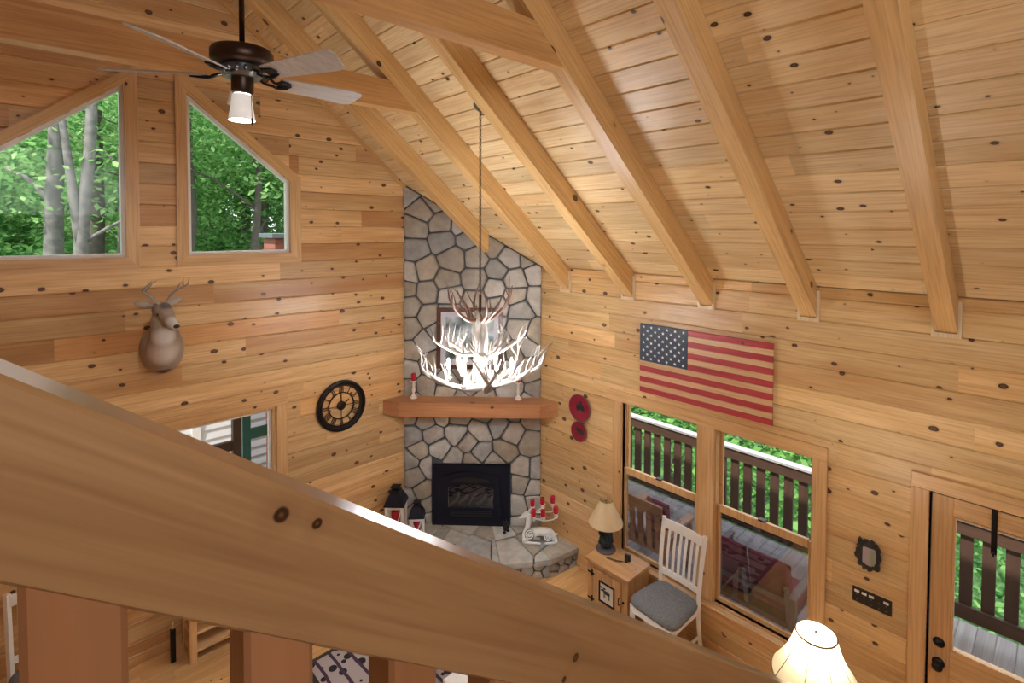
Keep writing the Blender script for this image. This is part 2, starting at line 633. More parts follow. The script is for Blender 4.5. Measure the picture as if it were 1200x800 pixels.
M['leaf'] = mat_leaf('leaves', (0.05, 0.19, 0.05), (0.25, 0.48, 0.16))
M['leaf2'] = mat_leaf('leaves_light', (0.10, 0.29, 0.08), (0.38, 0.60, 0.24))
M['leaf3'] = mat_leaf('leaves_dark', (0.04, 0.13, 0.03), (0.18, 0.36, 0.10), 0.35)  # darker, muted green for trees below the deck
M['bark'] = plain('bark', (0.15, 0.145, 0.13), 0.9, noise=0.75, nscale=9)
M['bark2'] = plain('bark_dark', (0.10, 0.085, 0.07), 0.9, noise=0.45, nscale=14)
M['hill'] = plain('leafy_slope', (0.06, 0.15, 0.04), 0.9, noise=0.8, nscale=2.5)
M['ground'] = plain('leaf_litter', (0.09, 0.17, 0.05), 0.95, noise=0.5, nscale=3)


def mat_antler():
    m, nt, b = newmat('antler')
    N, Lk = nt.nodes, nt.links
    tc = N.new('ShaderNodeTexCoord')
    n = N.new('ShaderNodeTexNoise')
    n.inputs['Scale'].default_value = 7
    n.inputs['Detail'].default_value = 5
    Lk.new(tc.outputs['Object'], n.inputs['Vector'])
    r = N.new('ShaderNodeValToRGB')
    e = r.color_ramp.elements
    e[0].position, e[0].color = 0.3, (0.22, 0.175, 0.13, 1)
    e[1].position, e[1].color = 0.6, (0.40, 0.38, 0.345, 1)
    Lk.new(n.outputs['Fac'], r.inputs['Fac'])
    Lk.new(r.outputs['Color'], b.inputs['Base Color'])
    b.inputs['Roughness'].default_value = 0.4
    return m


M['antler'] = mat_antler()
M['antlergrey'] = plain('antler_grey', (0.34, 0.29, 0.24), 0.5, noise=0.4, nscale=15)
M['deerear'] = plain('deer_ear', (0.34, 0.29, 0.25), 0.85, noise=0.3)
M['antlerbrown'] = plain('antler_brown', (0.16, 0.085, 0.055), 0.45, noise=0.45, nscale=9)
M['bulb'] = plain('bulb', (1, 1, 1), 0.3, emit=(1.0, 0.97, 0.93), estr=45)
M['shade'] = plain('parchment_shade', (0.72, 0.56, 0.32), 0.8)


# ------------------------------------------------------------------ room shell
XE, YG, ZE = 4.6, 5.62, 3.45
XR = 0.855
ZR = ZE + SL * (XE - XR)
XL = 2 * XR - XE
YB = -3.4


def ceil_z(x):
    return ZR - SL * abs(x - XR)


def clip(poly, a, b, c):
    """keep a*u+b*v<=c"""
    out = []
    n = len(poly)
    for i in range(n):
        p, q = poly[i], poly[(i + 1) % n]
        dp = a * p[0] + b * p[1] - c
        dq = a * q[0] + b * q[1] - c
        if dp <= 0:
            out.append(p)
        if (dp < 0 < dq) or (dq < 0 < dp):
            t = dp / (dp - dq)
            out.append((p[0] + (q[0] - p[0]) * t, p[1] + (q[1] - p[1]) * t))
    return out


def area(p):
    return abs(sum(p[i][0] * p[(i + 1) % len(p)][1] - p[(i + 1) % len(p)][0] * p[i][1] for i in range(len(p)))) / 2


def boards(mb, O, U, V, N, u0, u1, v0, v1, h, holes=(), clips=(), rng=None, joint=(1.6, 3.6), ch=0.009, thick=0.05):
    O, U, V, N = Vector(O), Vector(U), Vector(V), Vector(N)
    v = v0
    while v < v1 - 1e-4:
        vt = min(v + h, v1)
        u = u0 - rng.random() * 2
        while u < u1:
            ue = u + rng.uniform(*joint)
            a, b_ = max(u, u0), min(ue, u1)
            u = ue
            if b_ - a < 0.02:
                continue
            pieces = [[(a, v), (b_, v), (b_, vt), (a, vt)]]
            for c in clips:
                pieces = [q for q in (clip(p, *c) for p in pieces) if len(q) > 2 and area(q) > 1e-4]
            for hole in holes:
                res = []
                for p in pieces:
                    rem, cut = p, []
                    for (ha, hb, hc) in hole:
                        if len(rem) < 3 or area(rem) < 1e-5:
                            break
                        out = clip(rem, -ha, -hb, -hc)
                        if len(out) > 2 and area(out) > 1e-4:
                            cut.append(out)
                        rem = clip(rem, ha, hb, hc)
                    res += cut if len(rem) > 2 and area(rem) > 1e-4 else [p]
                pieces = res
            for p in pieces:
                fr = []
                for (pu, pv) in p:
                    q = pv
                    if abs(pv - v) < 1e-4:
                        q = pv + ch
                    elif abs(pv - vt) < 1e-4:
                        q = pv - ch
                    fr.append((pu, q))
                A = mb.loop([O + U * x + V * y for x, y in fr])
                B = mb.loop([O + U * x + V * y - N * ch for x, y in p])
                C = mb.loop([O + U * x + V * y - N * thick for x, y in p])
                mb.face(A)
                mb.bridge(A, B)
                mb.bridge(B, C)
                mb.face(C[::-1])
        v = vt


def rect_hole(a, b, c, d):
    """u in [a,b], v in [c,d] as half planes, sides first"""
    return [(-1, 0, -a), (1, 0, b), (0, -1, -c), (0, 1, d)]


# gable wall (left in the photo), facing -y
WB, WT = 3.65, 5.15
WS = (5.15 - 4.40) / (2.02 - 1.09)
# right trapezoid: u 1.09..2.02, top line z = 5.15 - WS*(u-1.09)
h2 = [(-1, 0, -1.09), (1, 0, 2.02), (WS, 1, 5.15 + WS * 1.09), (0, -1, -WB)]
h1 = [(1, 0, 0.62), (-1, 0, 0.31), (-WS, 1, 5.15 - WS * 0.62), (0, -1, -WB)]
GW = (0.45, 1.86, 0.75, 2.05)
h3 = rect_hole(*GW)
rg = random.Random(3)
mb = MB()
boards(mb, (0, YG, 0), (1, 0, 0), (0, 0, 1), (0, -1, 0), XL, XE, 0.0, ZR, 0.187, [h1, h2, h3],
       [(SL, 1, ZR + SL * XR + 0.03), (-SL, 1, ZR - SL * XR + 0.03)], rg)
struct(mb.build('wall_left', M['gable']), 'gable wall of horizontal knotty pine boards')

# eave wall (right in the photo), facing -x ; u = y
EW = (1.38, 3.21, 0.46, 2.06)
ED = (-0.29, 0.63, 0.0, 2.08)
mb = MB()
boards(mb, (XE, 0, 0), (0, 1, 0), (0, 0, 1), (-1, 0, 0), YB, YG, 0.0, ZE, 0.187, [rect_hole(*EW), rect_hole(*ED)], [], rg)
struct(mb.build('wall_right', M['eave']), 'eave wall of horizontal knotty pine boards')

# far eave wall behind the left edge of the frame
mb = MB()
boards(mb, (XL, 0, 0), (0, 1, 0), (0, 0, 1), (1, 0, 0), YB, YG, 0.0, ZE, 0.187, [], [], rg)
struct(mb.build('wall_back', M['eave']), 'far eave wall of horizontal pine boards')

mb = MB()
boards(mb, (0, YB, 0), (1, 0, 0), (0, 0, 1), (0, 1, 0), XL, XE, 0.0, ZR, 0.187, [], [(SL, 1, ZR + SL * XR + 0.03), (-SL, 1, ZR - SL * XR + 0.03)], rg)
struct(mb.build('wall_rear', M['gable']), 'rear gable wall of pine boards behind the camera')

# ceiling slopes
SLEN = math.hypot(XE - XR, ZR - ZE)
cs, sn = math.cos(ANG), math.sin(ANG)
mb = MB()
boards(mb, (XE, 0, ZE), (0, 1, 0), (-cs, 0, sn), (-sn, 0, -cs), YB, YG, 0.0, SLEN, 0.178, [], [], rg, joint=(2.0, 4.5), thick=0.03)
struct(mb.build('ceiling', M['ceil_r']), 'sloping pine board ceiling above the eave wall')
mb = MB()
boards(mb, (XL, 0, ZE), (0, 1, 0), (cs, 0, sn), (sn, 0, -cs), YB, YG, 0.0, SLEN, 0.178, [], [], rg, joint=(2.0, 4.5), thick=0.03)
struct(mb.build('ceiling_far', M['ceil_l']), 'opposite slope of the pine board ceiling')
# roof deck over the boards (keeps daylight out)
mb = MB()
for s, xe in ((1, XE), (-1, XL)):
    xo = xe + s * 0.55
    zo = ZE - SL * 0.55
    mb.prism([(xo, YB - 0.3, zo + 0.06), (XR, YB - 0.3, ZR + 0.06), (XR, YG + 0.5, ZR + 0.06), (xo, YG + 0.5, zo + 0.06)], (0, 0, 0.12))
struct(mb.build('roof', M['slate']), 'roof deck')

# floor boards run along x
mb = MB()
boards(mb, (0, 0, 0), (1, 0, 0), (0, 1, 0), (0, 0, 1), XL, XE, YB, YG, 0.13, [], [], rg, ch=0.002)
struct(mb.build('floor', M['floor']), 'honey coloured pine plank floor')

# small baseboards
mb = MB()
mb.box(XE - 0.018, XE, 0.75, 3.77, 0.0, 0.075, 0.004)
struct(mb.build('baseboard_right', M['wy']), 'pine baseboard under the double window')
mb = MB()
mb.box(XL, 2.75, YG - 0.018, YG, 0.0, 0.09, 0.004)
struct(mb.build('baseboard_left', M['wx']), 'pine baseboard along the gable wall')


# ------------------------------------------------------------------ windows
def poly_frame(mb, outer, inner, U, V, O, ext):
    """flat ring between two equal-length 2D polygons, extruded by vector ext"""
    n = len(outer)
    f = lambda p: Vector(O) + Vector(U) * p[0] + Vector(V) * p[1]
    e = Vector(ext)
    a = mb.loop([f(p) for p in outer])
    b = mb.loop([f(p) for p in inner])
    c = mb.loop([f(p) + e for p in outer])
    d = mb.loop([f(p) + e for p in inner])
    mb.bridge(a, b)
    mb.bridge(c, d)
    mb.bridge(a, c)
    mb.bridge(b, d)


def trapezoid_window(name, label, pts, opts):
    """pts: inner opening polygon (u,z), opts: casing outer polygon, on the gable wall"""
    w = sempty(name, (sum(p[0] for p in pts) / 4, YG, WB), label)
    n = len(pts)
    for i in range(n):                                   # one casing board per side
        a, b, c, d = pts[i], pts[(i + 1) % n], opts[(i + 1) % n], opts[i]
        mb = MB()
        mb.prism([(p[0], YG - 0.022, p[1]) for p in (a, b, c, d)], (0, 0.024, 0))
        horiz = abs(a[1] - b[1]) < 0.01
        mb.build('casing', M['wx'] if horiz else M['wz'] if abs(a[0] - b[0]) < 0.01 else M['rafter'] if (b[1] - a[1]) * (b[0] - a[0]) < 0 else M['rafter_l'], w)
    cx, cz = sum(p[0] for p in pts) / n, sum(p[1] for p in pts) / n
    inn = []
    for i in range(n):
        p0, p1, p2 = [Vector(pts[(i + k) % n]) for k in (-1, 0, 1)]
        e1, e2 = (p1 - p0).normalized(), (p2 - p1).normalized()
        n1, n2 = Vector((-e1.y, e1.x)), Vector((-e2.y, e2.x))
        if n1.dot(Vector((cx, cz)) - p1) < 0:
            n1, n2 = -n1, -n2
        bis = (n1 + n2)
        bis = bis / bis.dot(n1)
        inn.append(tuple(p1 + bis * 0.03))
    mb = MB()
    poly_frame(mb, pts, inn, (1, 0, 0), (0, 0, 1), (0, YG + 0.012, 0), (0, 0.07, 0))
    mb.build('frame', M['vinyl'], w)
    mb = MB()
    mb.prism([(p[0], YG + 0.04, p[1]) for p in inn], (0, 0.006, 0))
    mb.build('pane', M['glass'], w)


P1 = [(0.62, WB), (0.62, 5.15), (-0.31, 4.40), (-0.31, WB)]
O1 = [(0.72, WB - 0.105), (0.72, 5.34), (-0.42, 4.42), (-0.42, WB - 0.105)]
P2 = [(1.09, WB), (1.09, 5.15), (2.02, 4.40), (2.02, WB)]
O2 = [(1.0, WB - 0.105), (1.0, 5.35), (2.13, 4.44), (2.13, WB - 0.105)]
trapezoid_window('window_1', 'left sloped-top window high in the gable wall', P1, O1)
trapezoid_window('window_2', 'right sloped-top window high in the gable wall', P2, O2)


def rect_frame(mb, u0, u1, v0, v1, w, d0, d1, plane):
    """four bars; plane 'x' -> wall at constant x (u=y), 'y' -> wall at constant y (u=x)"""
    for a, b, c, d in ((u0, u0 + w, v0, v1), (u1 - w, u1, v0, v1), (u0 + w, u1 - w, v0, v0 + w), (u0 + w, u1 - w, v1 - w, v1)):
        if plane == 'x':
            mb.box(d0, d1, a, b, c, d, 0.003)
        else:
            mb.box(a, b, d0, d1, c, d, 0.003)


# lower gable window
w = sempty('window_3', (1.15, YG, 0.75), 'lower gable window looking out to the porch')
a, b, c, d = GW
for nm, bx, mt in (('casing', (a - 0.1, b + 0.115, YG - 0.022, YG, d, d + 0.105), 'wx'), ('casing', (a - 0.1, b + 0.115, YG - 0.022, YG, c - 0.1, c), 'wx'),
                   ('casing', (a - 0.1, a, YG - 0.022, YG, c, d), 'wz'), ('casing', (b, b + 0.105, YG - 0.022, YG, c, d), 'wz')):
    MB().box(*bx, 0.003).build(nm, M[mt], w)
mb = MB()
rect_frame(mb, a, b, c, d, 0.03, YG + 0.0, YG + 0.09, 'y')
mb.build('frame', M['wz'], w)
mb = MB()
rect_frame(mb, a + 0.03, b - 0.03, c + 0.03, d - 0.03, 0.03, YG + 0.05, YG + 0.085, 'y')
mb.build('sash', M['vinyl'], w)
MB().box(a + 0.05, b - 0.05, YG + 0.065, YG + 0.07, c + 0.05, d - 0.05).build('pane', M['glass'], w)

# double window on the eave wall
CW = 0.022
for wi, (y0, y1, lab) in enumerate(((2.37, 3.21, 'double-hung window behind the white chair, nearer the chimney'), (1.38, 2.18, 'double-hung window nearer the door'))):
    w = sempty('window_%d' % (4 + wi), (XE, (y0 + y1) / 2, 0.46), lab)
    mb = MB()
    rect_frame(mb, y0 - 0.02, y1 + 0.02, 0.44, 2.08, 0.02, XE - 0.004, XE + 0.12, 'x')
    mb.build('frame', M['wz'], w)
    # upper sash (further out), lower sash (nearer)
    mb = MB()
    rect_frame(mb, y0, y1, 1.30, 2.06, 0.03, XE + 0.075, XE + 0.105, 'x')
    us = mb.build('upper_sash', M['wz'], w)
    MB().box(XE + 0.088, XE + 0.092, y0 + 0.02, y1 - 0.02, 1.32, 2.04).build('pane', M['glass'], us)
    mb = MB()
    for bx in ((y0, y0 + 0.03, 0.46, 1.36), (y1 - 0.03, y1, 0.46, 1.36), (y0 + 0.03, y1 - 0.03, 1.295, 1.365), (y0 + 0.03, y1 - 0.03, 0.46, 0.50)):
        mb.box(XE + 0.03, XE + 0.065, bx[0], bx[1], bx[2], bx[3], 0.003)
    ls = mb.build('lower_sash', M['wz'], w)
    MB().box(XE + 0.045, XE + 0.049, y0 + 0.02, y1 - 0.02, 0.48, 1.32).build('pane', M['glass_low'], ls)
    MB().box(XE + 0.018, XE + 0.07, (y0 + y1) / 2 - 0.03, (y0 + y1) / 2 + 0.03, 1.365, 1.38, 0.003).build('lock', M['bronze'], ls)

t = sempty('trim_1', (XE, 2.3, 0.44), 'pine casing around the double window')
MB().box(XE - CW, XE, 1.27, 3.41, 2.07, 2.18, 0.003).build('head_casing', M['wy'], t)
MB().box(XE - CW, XE, 1.27, 1.375, 0.44, 2.07, 0.003).build('side_casing', M['wz'], t)
MB().box(XE - CW, XE, 3.225, 3.33, 0.44, 2.07, 0.003).build('side_casing', M['wz'], t)
MB().box(XE - CW, XE, 2.19, 2.36, 0.44, 2.07, 0.003).build('mullion', M['wz'], t)
mb = MB()
mb.box(XE - 0.075, XE + 0.03, 1.25, 3.36, 0.415, 0.44, 0.004)
mb.build('stool', M['wy'], t)
MB().box(XE - CW, XE, 1.27, 3.34, 0.32, 0.415, 0.003).build('apron', M['wy'], t)

# door on the eave wall
y0, y1, z0, z1 = ED
w = sempty('door_1', (XE, 0.17, 0), 'pine door with a large glass light onto the deck')
MB().box(XE - CW, XE, y1 + 0.005, y1 + 0.11, 0, 2.085, 0.003).build('casing', M['wz'], w)
MB().box(XE - CW, XE, y0 - 0.11, y0 - 0.005, 0, 2.085, 0.003).build('casing', M['wz'], w)
MB().box(XE - CW, XE, y0 - 0.11, y1 + 0.11, 2.085, 2.19, 0.003).build('casing', M['wy'], w)
mb = MB()
mb.box(XE, XE + 0.12, y1, y1 + 0.02, 0, 2.1)
mb.box(XE, XE + 0.12, y0 - 0.02, y0, 0, 2.1)
mb.box(XE, XE + 0.12, y0, y1, 2.08, 2.1)
mb.build('jamb', M['dark'], w)
mb = MB()
dx0, dx1 = XE + 0.004, XE + 0.048
ya, yb = y0 + 0.008, y1 - 0.008
ga, gb_, gc, gd = ya + 0.115, yb - 0.115, 1.005, 1.945
mb.box(dx0, dx1, ya, ga, 0.01, 2.07, 0.003)
mb.box(dx0, dx1, gb_, yb, 0.01, 2.07, 0.003)
slab = mb.build('door_leaf', M['wz'], w)
mb = MB()
mb.box(dx0, dx1, ga, gb_, gd, 2.07, 0.003)
mb.box(dx0, dx1, ga, gb_, 0.01, 0.28, 0.003)
mb.box(dx0, dx1, ga, gb_, 0.84, gc, 0.003)
mb.box(dx0 + 0.015, dx1 - 0.012, ga, gb_, 0.28, 0.84)
mb.build('door_rail', M['wy'], w)
mb = MB()
rect_frame(mb, ga, gb_, gc, gd, 0.014, dx0 - 0.006, dx1, 'x')
mb.build('glass_stop', M['wz'], w)
MB().box(dx0 + 0.02, dx0 + 0.025, ga + 0.01, gb_ - 0.01, gc + 0.01, gd - 0.01).build('pane', M['glass'], w)
mb = MB()
mb.lathe([(0.034, 0), (0.034, 0.006), (0.028, 0.012), (0.018, 0.014), (0.016, 0.02), (0.0, 0.022)], (dx0, 0.565, 1.03), 20, (-1, 0, 0))
mb.build('deadbolt', M['black'], w, True)
mb = MB()
mb.lathe([(0.036, 0), (0.036, 0.006), (0.024, 0.012), (0.014, 0.02), (0.014, 0.035), (0.026, 0.042), (0.031, 0.055), (0.027, 0.068), (0.012, 0.074), (0, 0.075)], (dx0, 0.565, 0.885), 20, (-1, 0, 0))
mb.build('door_knob', M['black'], w, True)
# wreath hanger over the door top
t = thing('wreath_hanger', 'black metal strap hooked over the top of the glazed door', 'hanger', (XE, 0.3, 1.78))
mb = MB()
mb.box(XE - 0.004, XE - 0.001, 0.285, 0.315, 1.78, 2.074)
mb.box(XE - 0.004, XE + 0.03, 0.285, 0.315, 2.0715, 2.0735)
mb.build('strap', M['black'], t)
MB().tube(smooth_path([(XE - 0.003, 0.3, 1.79), (XE - 0.02, 0.3, 1.775), (XE - 0.035, 0.3, 1.785), (XE - 0.037, 0.3, 1.81)], 4), 0.006, 6).build('hook', M['black'], t, True)

# ------------------------------------------------------------------ rafters and ties
RAFT = [(-2.0, None), (-1.15, None), (-0.29, None), (0.57, 'pine rafter meeting the wall above the glazed door, rightmost'),
        (1.43, 'pine rafter meeting the wall right of the wooden flag'), (2.29, 'pine rafter meeting the wall above the middle of the flag'),
        (3.15, 'pine rafter meeting the wall between chimney and flag'), (4.02, 'pine rafter meeting the wall just right of the chimney'),
        (4.89, 'pine rafter running down into the stone chimney')]
RWD, RDV = 0.118, 0.25
for y, lab in RAFT:
    x_end = XE if y < 4.8 else 9.02 - y - 0.03
    y0_ = y - RWD / 2
    r = None
    for s, xe in ((1, x_end), (-1, XL)):
        mb = MB()
        za, zb = ceil_z(xe), ZR
        mb.prism([(xe, y0_, za - RDV), (xe, y0_, za - 0.002), (XR + s * 0.002, y0_, zb - 0.004), (XR + s * 0.002, y0_, zb - RDV)], (0, RWD, 0))
        if s < 0:
            tag(mb.build('rafter', M['rafter_l']), 'pine rafter on the opposite roof slope past the left edge of the photo', 'rafter', 'rafters of the opposite slope')
        elif lab is None:
            tag(mb.build('rafter', M['rafter']), 'pine rafter over the loft behind the camera', 'rafter', 'rafters over the loft')
        else:
            r = tag(mb.build('rafter', M['rafter']), lab, 'rafter', 'rafters above the eave wall')
    if 0 < y < 4.5:
        mb = MB()
        zf = ZE - RDV
        for sy in (-1, 1):
            ya_ = y + sy * (RWD / 2 + 0.001)
            yb_ = y + sy * (RWD / 2 + 0.022)
            mb.prism([(XE - 0.02, min(ya_, yb_), zf - 0.03), (XE, min(ya_, yb_), zf - 0.03), (XE, min(ya_, yb_), ZE - 0.03), (XE - 0.02, min(ya_, yb_), ZE - 0.03)], (0, 0.021, 0))
        mb.box(XE - 0.02, XE - 0.0005, y - RWD / 2 - 0.001, y + RWD / 2 + 0.001, zf - 0.03, zf - 0.002)
        bb = mb.build('pocket_trim', M['white_pine'] if 'white_pine' in M else M['wz'], r)
for y, lab in ((4.02, 'horizontal pine tie beam behind the ceiling fan'), (2.29, 'horizontal pine tie beam crossing the top middle of the photo')):
    zb, zt = 4.93, 5.16
    xr_, xl_ = XR + (ZR - RDV - zb) / SL, XR + (ZR - RDV - zt) / SL
    ex = 0.0
    mb = MB()
    q = [(2 * XR - xr_, zb), (xr_, zb), (xl_, zt), (2 * XR - xl_, zt)]
    mb.prism([(p[0], y - RWD / 2, p[1]) for p in q], (0, RWD, 0))
    tag(mb.build('tie_beam', M['tie']), lab, 'beam', 'tie beams')
# trim strip where gable meets ceiling
mb = MB()
for s in (1, -1):
    xe = XE if s > 0 else XL
    if s > 0:
        xe = 3.42
    mb.prism([(xe, YG - 0.02, ceil_z(xe) - 0.055), (xe, YG - 0.02, ceil_z(xe)), (XR, YG - 0.02, ZR), (XR, YG - 0.02, ZR - 0.055)], (0, 0.02, 0))
struct(mb.build('trim_2', M['rafter']), 'pine trim where the gable wall meets the ceiling')

# ------------------------------------------------------------------ stone chimney across the corner
A0 = Vector((3.40, 5.62, 0))
SD = Vector((1.2, -1.2, 0)).normalized()     # along the face, left to right
ND = Vector((-1, -1, 0)).normalized()        # out of the face
FW = 1.697


def chim(s, z, d=0.0):
    return A0 + SD * s + ND * d + Vector((0, 0, z))


HZ = 0.22
INS = (0.35, 1.32, HZ, 0.985)
root = sempty('chimney', (4.2, 5.22, 0), 'floor to ceiling field stone chimney in the corner')
mb = MB()
za, zb = ceil_z(3.40), ceil_z(4.6)
a = mb.loop([(3.40, 5.62, 0), (4.6, 4.42, 0), (4.6, 5.62, 0)])
b = mb.loop([(3.40, 5.62, za), (4.6, 4.42, zb), (4.6, 5.62, zb)])
mb.bridge(a, b)
mb.face(a)
mb.face(b)
mb.build('masonry_core', M['mortar'], root)


def stones(mb, w, z0, z1f, place, spacing, rng, skip=None, gap=0.009, depth=0.045, extra=()):
    seeds = list(extra)
    nz = int((4.6 - z0) / spacing) + 1
    for i in range(4000):
        p = (rng.uniform(0.02, w - 0.02), rng.uniform(z0, max(z1f(0), z1f(w))))
        dmin = spacing * rng.choice((0.42, 0.6, 0.75, 0.9, 1.05, 1.15))
        if all(((p[0] - q[0]) ** 2 * 0.9 + ((p[1] - q[1]) * 1.12) ** 2) ** 0.5 > dmin for q in seeds):
            seeds.append(p)
    for p in seeds:
        poly = [(0, z0), (w, z0), (w, z1f(w)), (0, z1f(0))]
        for q in seeds:
            if q is p or (q[0] - p[0]) ** 2 + (q[1] - p[1]) ** 2 > 1.2:
                continue
            dx, dz = q[0] - p[0], q[1] - p[1]
            L = math.hypot(dx, dz)
            c = (dx * (p[0] + q[0]) / 2 + dz * (p[1] + q[1]) / 2) - gap * L
            poly = clip(poly, dx, dz, c)
            if len(poly) < 3:
                break
        if len(poly) < 3 or area(poly) < 0.002:
            continue
        cx = sum(v[0] for v in poly) / len(poly)
        cz = sum(v[1] for v in poly) / len(poly)
        if skip:
            s0, s1, k0, k1 = skip
            if min(v[0] for v in poly) < s1 + gap and max(v[0] for v in poly) > s0 - gap and min(v[1] for v in poly) < k1 + gap:
                cands = [clip(poly, 1, 0, s0 - gap), clip(poly, -1, 0, -(s1 + gap)), clip(poly, 0, -1, -(k1 + gap))]
                cands = [c for c in cands if len(c) > 2]
                if not cands:
                    continue
                poly = max(cands, key=area)
                if area(poly) < 0.003:
                    continue
        # round corners
        for it in range(2):
            new = []
            n = len(poly)
            k = 0.08 if it == 0 else 0.25
            for i in range(n):
                p0, p1 = poly[i], poly[(i + 1) % n]
                new.append((p0[0] + (p1[0] - p0[0]) * k, p0[1] + (p1[1] - p0[1]) * k))
                new.append((p0[0] + (p1[0] - p0[0]) * (1 - k), p0[1] + (p1[1] - p0[1]) * (1 - k)))
            poly = new
        cx = sum(v[0] for v in poly) / len(poly)
        cz = sum(v[1] for v in poly) / len(poly)
        dd = depth * rng.uniform(0.7, 1.2)
        tx, tz = rng.uniform(-0.05, 0.05), rng.uniform(-0.05, 0.05)
        R = []
        for sc, dep in ((1.0, 0.0), (1.0, 0.45), (0.95, 0.82), (0.82, 1.0)):
            R.append(mb.loop([place(cx + (x - cx) * sc, cz + (z - cz) * sc, dd * dep + (tx * (x - cx) + tz * (z - cz)) * dep) for x, z in poly]))
        for r1, r2 in zip(R, R[1:]):
            mb.bridge(r1, r2)
        top = mb.bm.verts.new(place(cx, cz, dd * 1.03))
        n = len(poly)
        for i in range(n):
            mb.face([R[-1][i], R[-1][(i + 1) % n], top])


mb = MB()
rs = random.Random(21)
stones(mb, FW, HZ, lambda s: ceil_z(3.40 + s * 0.7071) - 0.012, lambda s, z, d: chim(s, z, d + 0.002), 0.42, rs, skip=INS, depth=0.038)
mb.build('stone_facing', M['stone'], root, 'auto')

# raised hearth
h = sempty('hearth', (3.9, 4.8, 0), 'raised stone hearth in front of the fireplace')
HP = [(4.6, 3.80), (4.2, 3.86), (3.72, 4.18), (3.18, 4.74), (2.84, 5.22), (2.78, 5.62)]
mb = MB()
ctr = Vector((4.6, 5.62, 0))
inner = [(ctr + (Vector((p[0], p[1], 0)) - ctr) * 0.975) for p in HP]
for k, p in ((0, inner[0]), (-1, inner[-1])):
    pass
inner[0] = Vector((4.6, 3.835, 0))
inner[-1] = Vector((2.815, 5.62, 0))
pl = [(p.x, p.y, 0.0) for p in inner] + [(3.41, 5.62, 0), (4.6, 4.43, 0)]
mb.prism(pl, (0, 0, HZ - 0.05))
mb.build('hearth_core', M['mortar'], h)
# capstones: flat slabs
mb = MB()
rc = random.Random(5)
cap_poly = [(p[0], p[1]) for p in HP] + [(3.43, 5.62), (4.6, 4.45)]
seeds = []
for i in range(3000):
    p = (rc.uniform(2.7, 4.6), rc.uniform(3.7, 5.62))
    if 8.1 < p[0] + p[1] < 9.1 and all(math.hypot(p[0] - q[0], p[1] - q[1]) > 0.32 * rc.uniform(0.8, 1.3) for q in seeds):
        seeds.append(p)
strips = []
edge = HP
for i in range(len(HP) - 1):
    # each quad from the front edge back to the chimney face
    p0, p1 = Vector(HP[i]), Vector(HP[i + 1])
    def back(p):
        if p.x > 4.55:
            return Vector((4.6, 4.44))
        if p.y > 5.6:
            return Vector((3.42, 5.62))
        f = (p - Vector((2.78, 5.62))).length / ((p - Vector((2.78, 5.62))).length + (p - Vector((4.6, 3.8))).length)
        return Vector((3.42, 5.62)).lerp(Vector((4.6, 4.44)), f)
    quad = [p0, p1, back(p1), back(p0)]
    quad = [(q.x, q.y) for q in quad]
    cxq = sum(q[0] for q in quad) / 4
    strips.append(quad)
for quad in strips:
    for s in seeds:
        poly = list(quad)
        # orient ccw half-plane clip by voronoi
        for q in seeds:
            if q is s:
                continue
            dx, dz = q[0] - s[0], q[1] - s[1]
            L = math.hypot(dx, dz)
            poly = clip(poly, dx, dz, (dx * (s[0] + q[0]) + dz * (s[1] + q[1])) / 2 - 0.007 * L)
            if len(poly) < 3:
                break
        if len(poly) < 3 or area(poly) < 0.004:
            continue
        cx = sum(v[0] for v in poly) / len(poly)
        cz = sum(v[1] for v in poly) / len(poly)
        rr = [mb.loop([(cx + (x - cx) * sc, cz + (y - cz) * sc, z) for x, y in poly]) for sc, z in ((0.97, HZ - 0.06), (0.985, HZ - 0.05), (0.985, HZ - 0.008), (0.96, HZ))]
        for r1, r2 in zip(rr, rr[1:]):
            mb.bridge(r1, r2)
        mb.face(rr[0][::-1])
        mb.face(rr[-1])
mb.build('hearth_cap', M['stone'], h, 'auto')
mb = MB()
for i in range(len(HP) - 1):
    p0, p1 = inner[i], inner[i + 1]
    d = (p1 - p0)
    L = d.length
    d.normalize()
    nrm = Vector((d.y, -d.x, 0))
    if nrm.dot(Vector((-1, -1, 0))) < 0:
        nrm = -nrm
    if L < 0.05:
        continue
    stones(mb, L, 0.0, lambda s: HZ - 0.055, lambda s, z, dd, p0=p0, d=d, nrm=nrm: Vector((p0.x, p0.y, 0)) + d * s + nrm * (dd - 0.005) + Vector((0, 0, z)), 0.24, rs, gap=0.008, depth=0.03)
mb.build('hearth_stone', M['stone'], h, 'auto')

# fireplace insert
f = thing('fireplace_insert', 'black arched gas fireplace insert set in the stone chimney', 'fireplace', tuple(chim(0.835, HZ, 0.03)))
s0, s1, k0, k1 = 0.352, 1.322, HZ + 0.002, 0.985


def cprism(mb, pts, d0, d1):
    mb.prism([chim(p[0], p[1], d0) for p in pts], ND * (d1 - d0))


# surround with a hole: build as ring of quads with arched inner frame
mb = MB()
def arch(x0, x1, zb_, zt_, rise, n=10):
    pts = [(x0, zb_), (x1, zb_)]
    for i in range(n + 1):
        t = i / n
        x = x1 + (x0 - x1) * t
        pts.append((x, zt_ + rise * (1 - (2 * t - 1) ** 2)))
    return pts
inn = arch(0.50, 1.17, 0.40, 0.80, 0.07)
n = len(inn)
out = [(s0, k0), (s1, k0)] + [(s1 + (s0 - s1) * (i / (n - 3)), k1) for i in range(n - 2)]
poly_frame(mb, out, inn, SD, (0, 0, 1), chim(0, 0, 0.02), ND * 0.028)
mb.build('surround', M['navy'], f)
mb = MB()
inn2 = arch(0.555, 1.115, 0.455, 0.70, 0.055)
poly_frame(mb, arch(0.47, 1.20, 0.345, 0.83, 0.075), inn2, SD, (0, 0, 1), chim(0, 0, 0.03), ND * 0.035)
mb.build('face_frame', M['navy'], f)
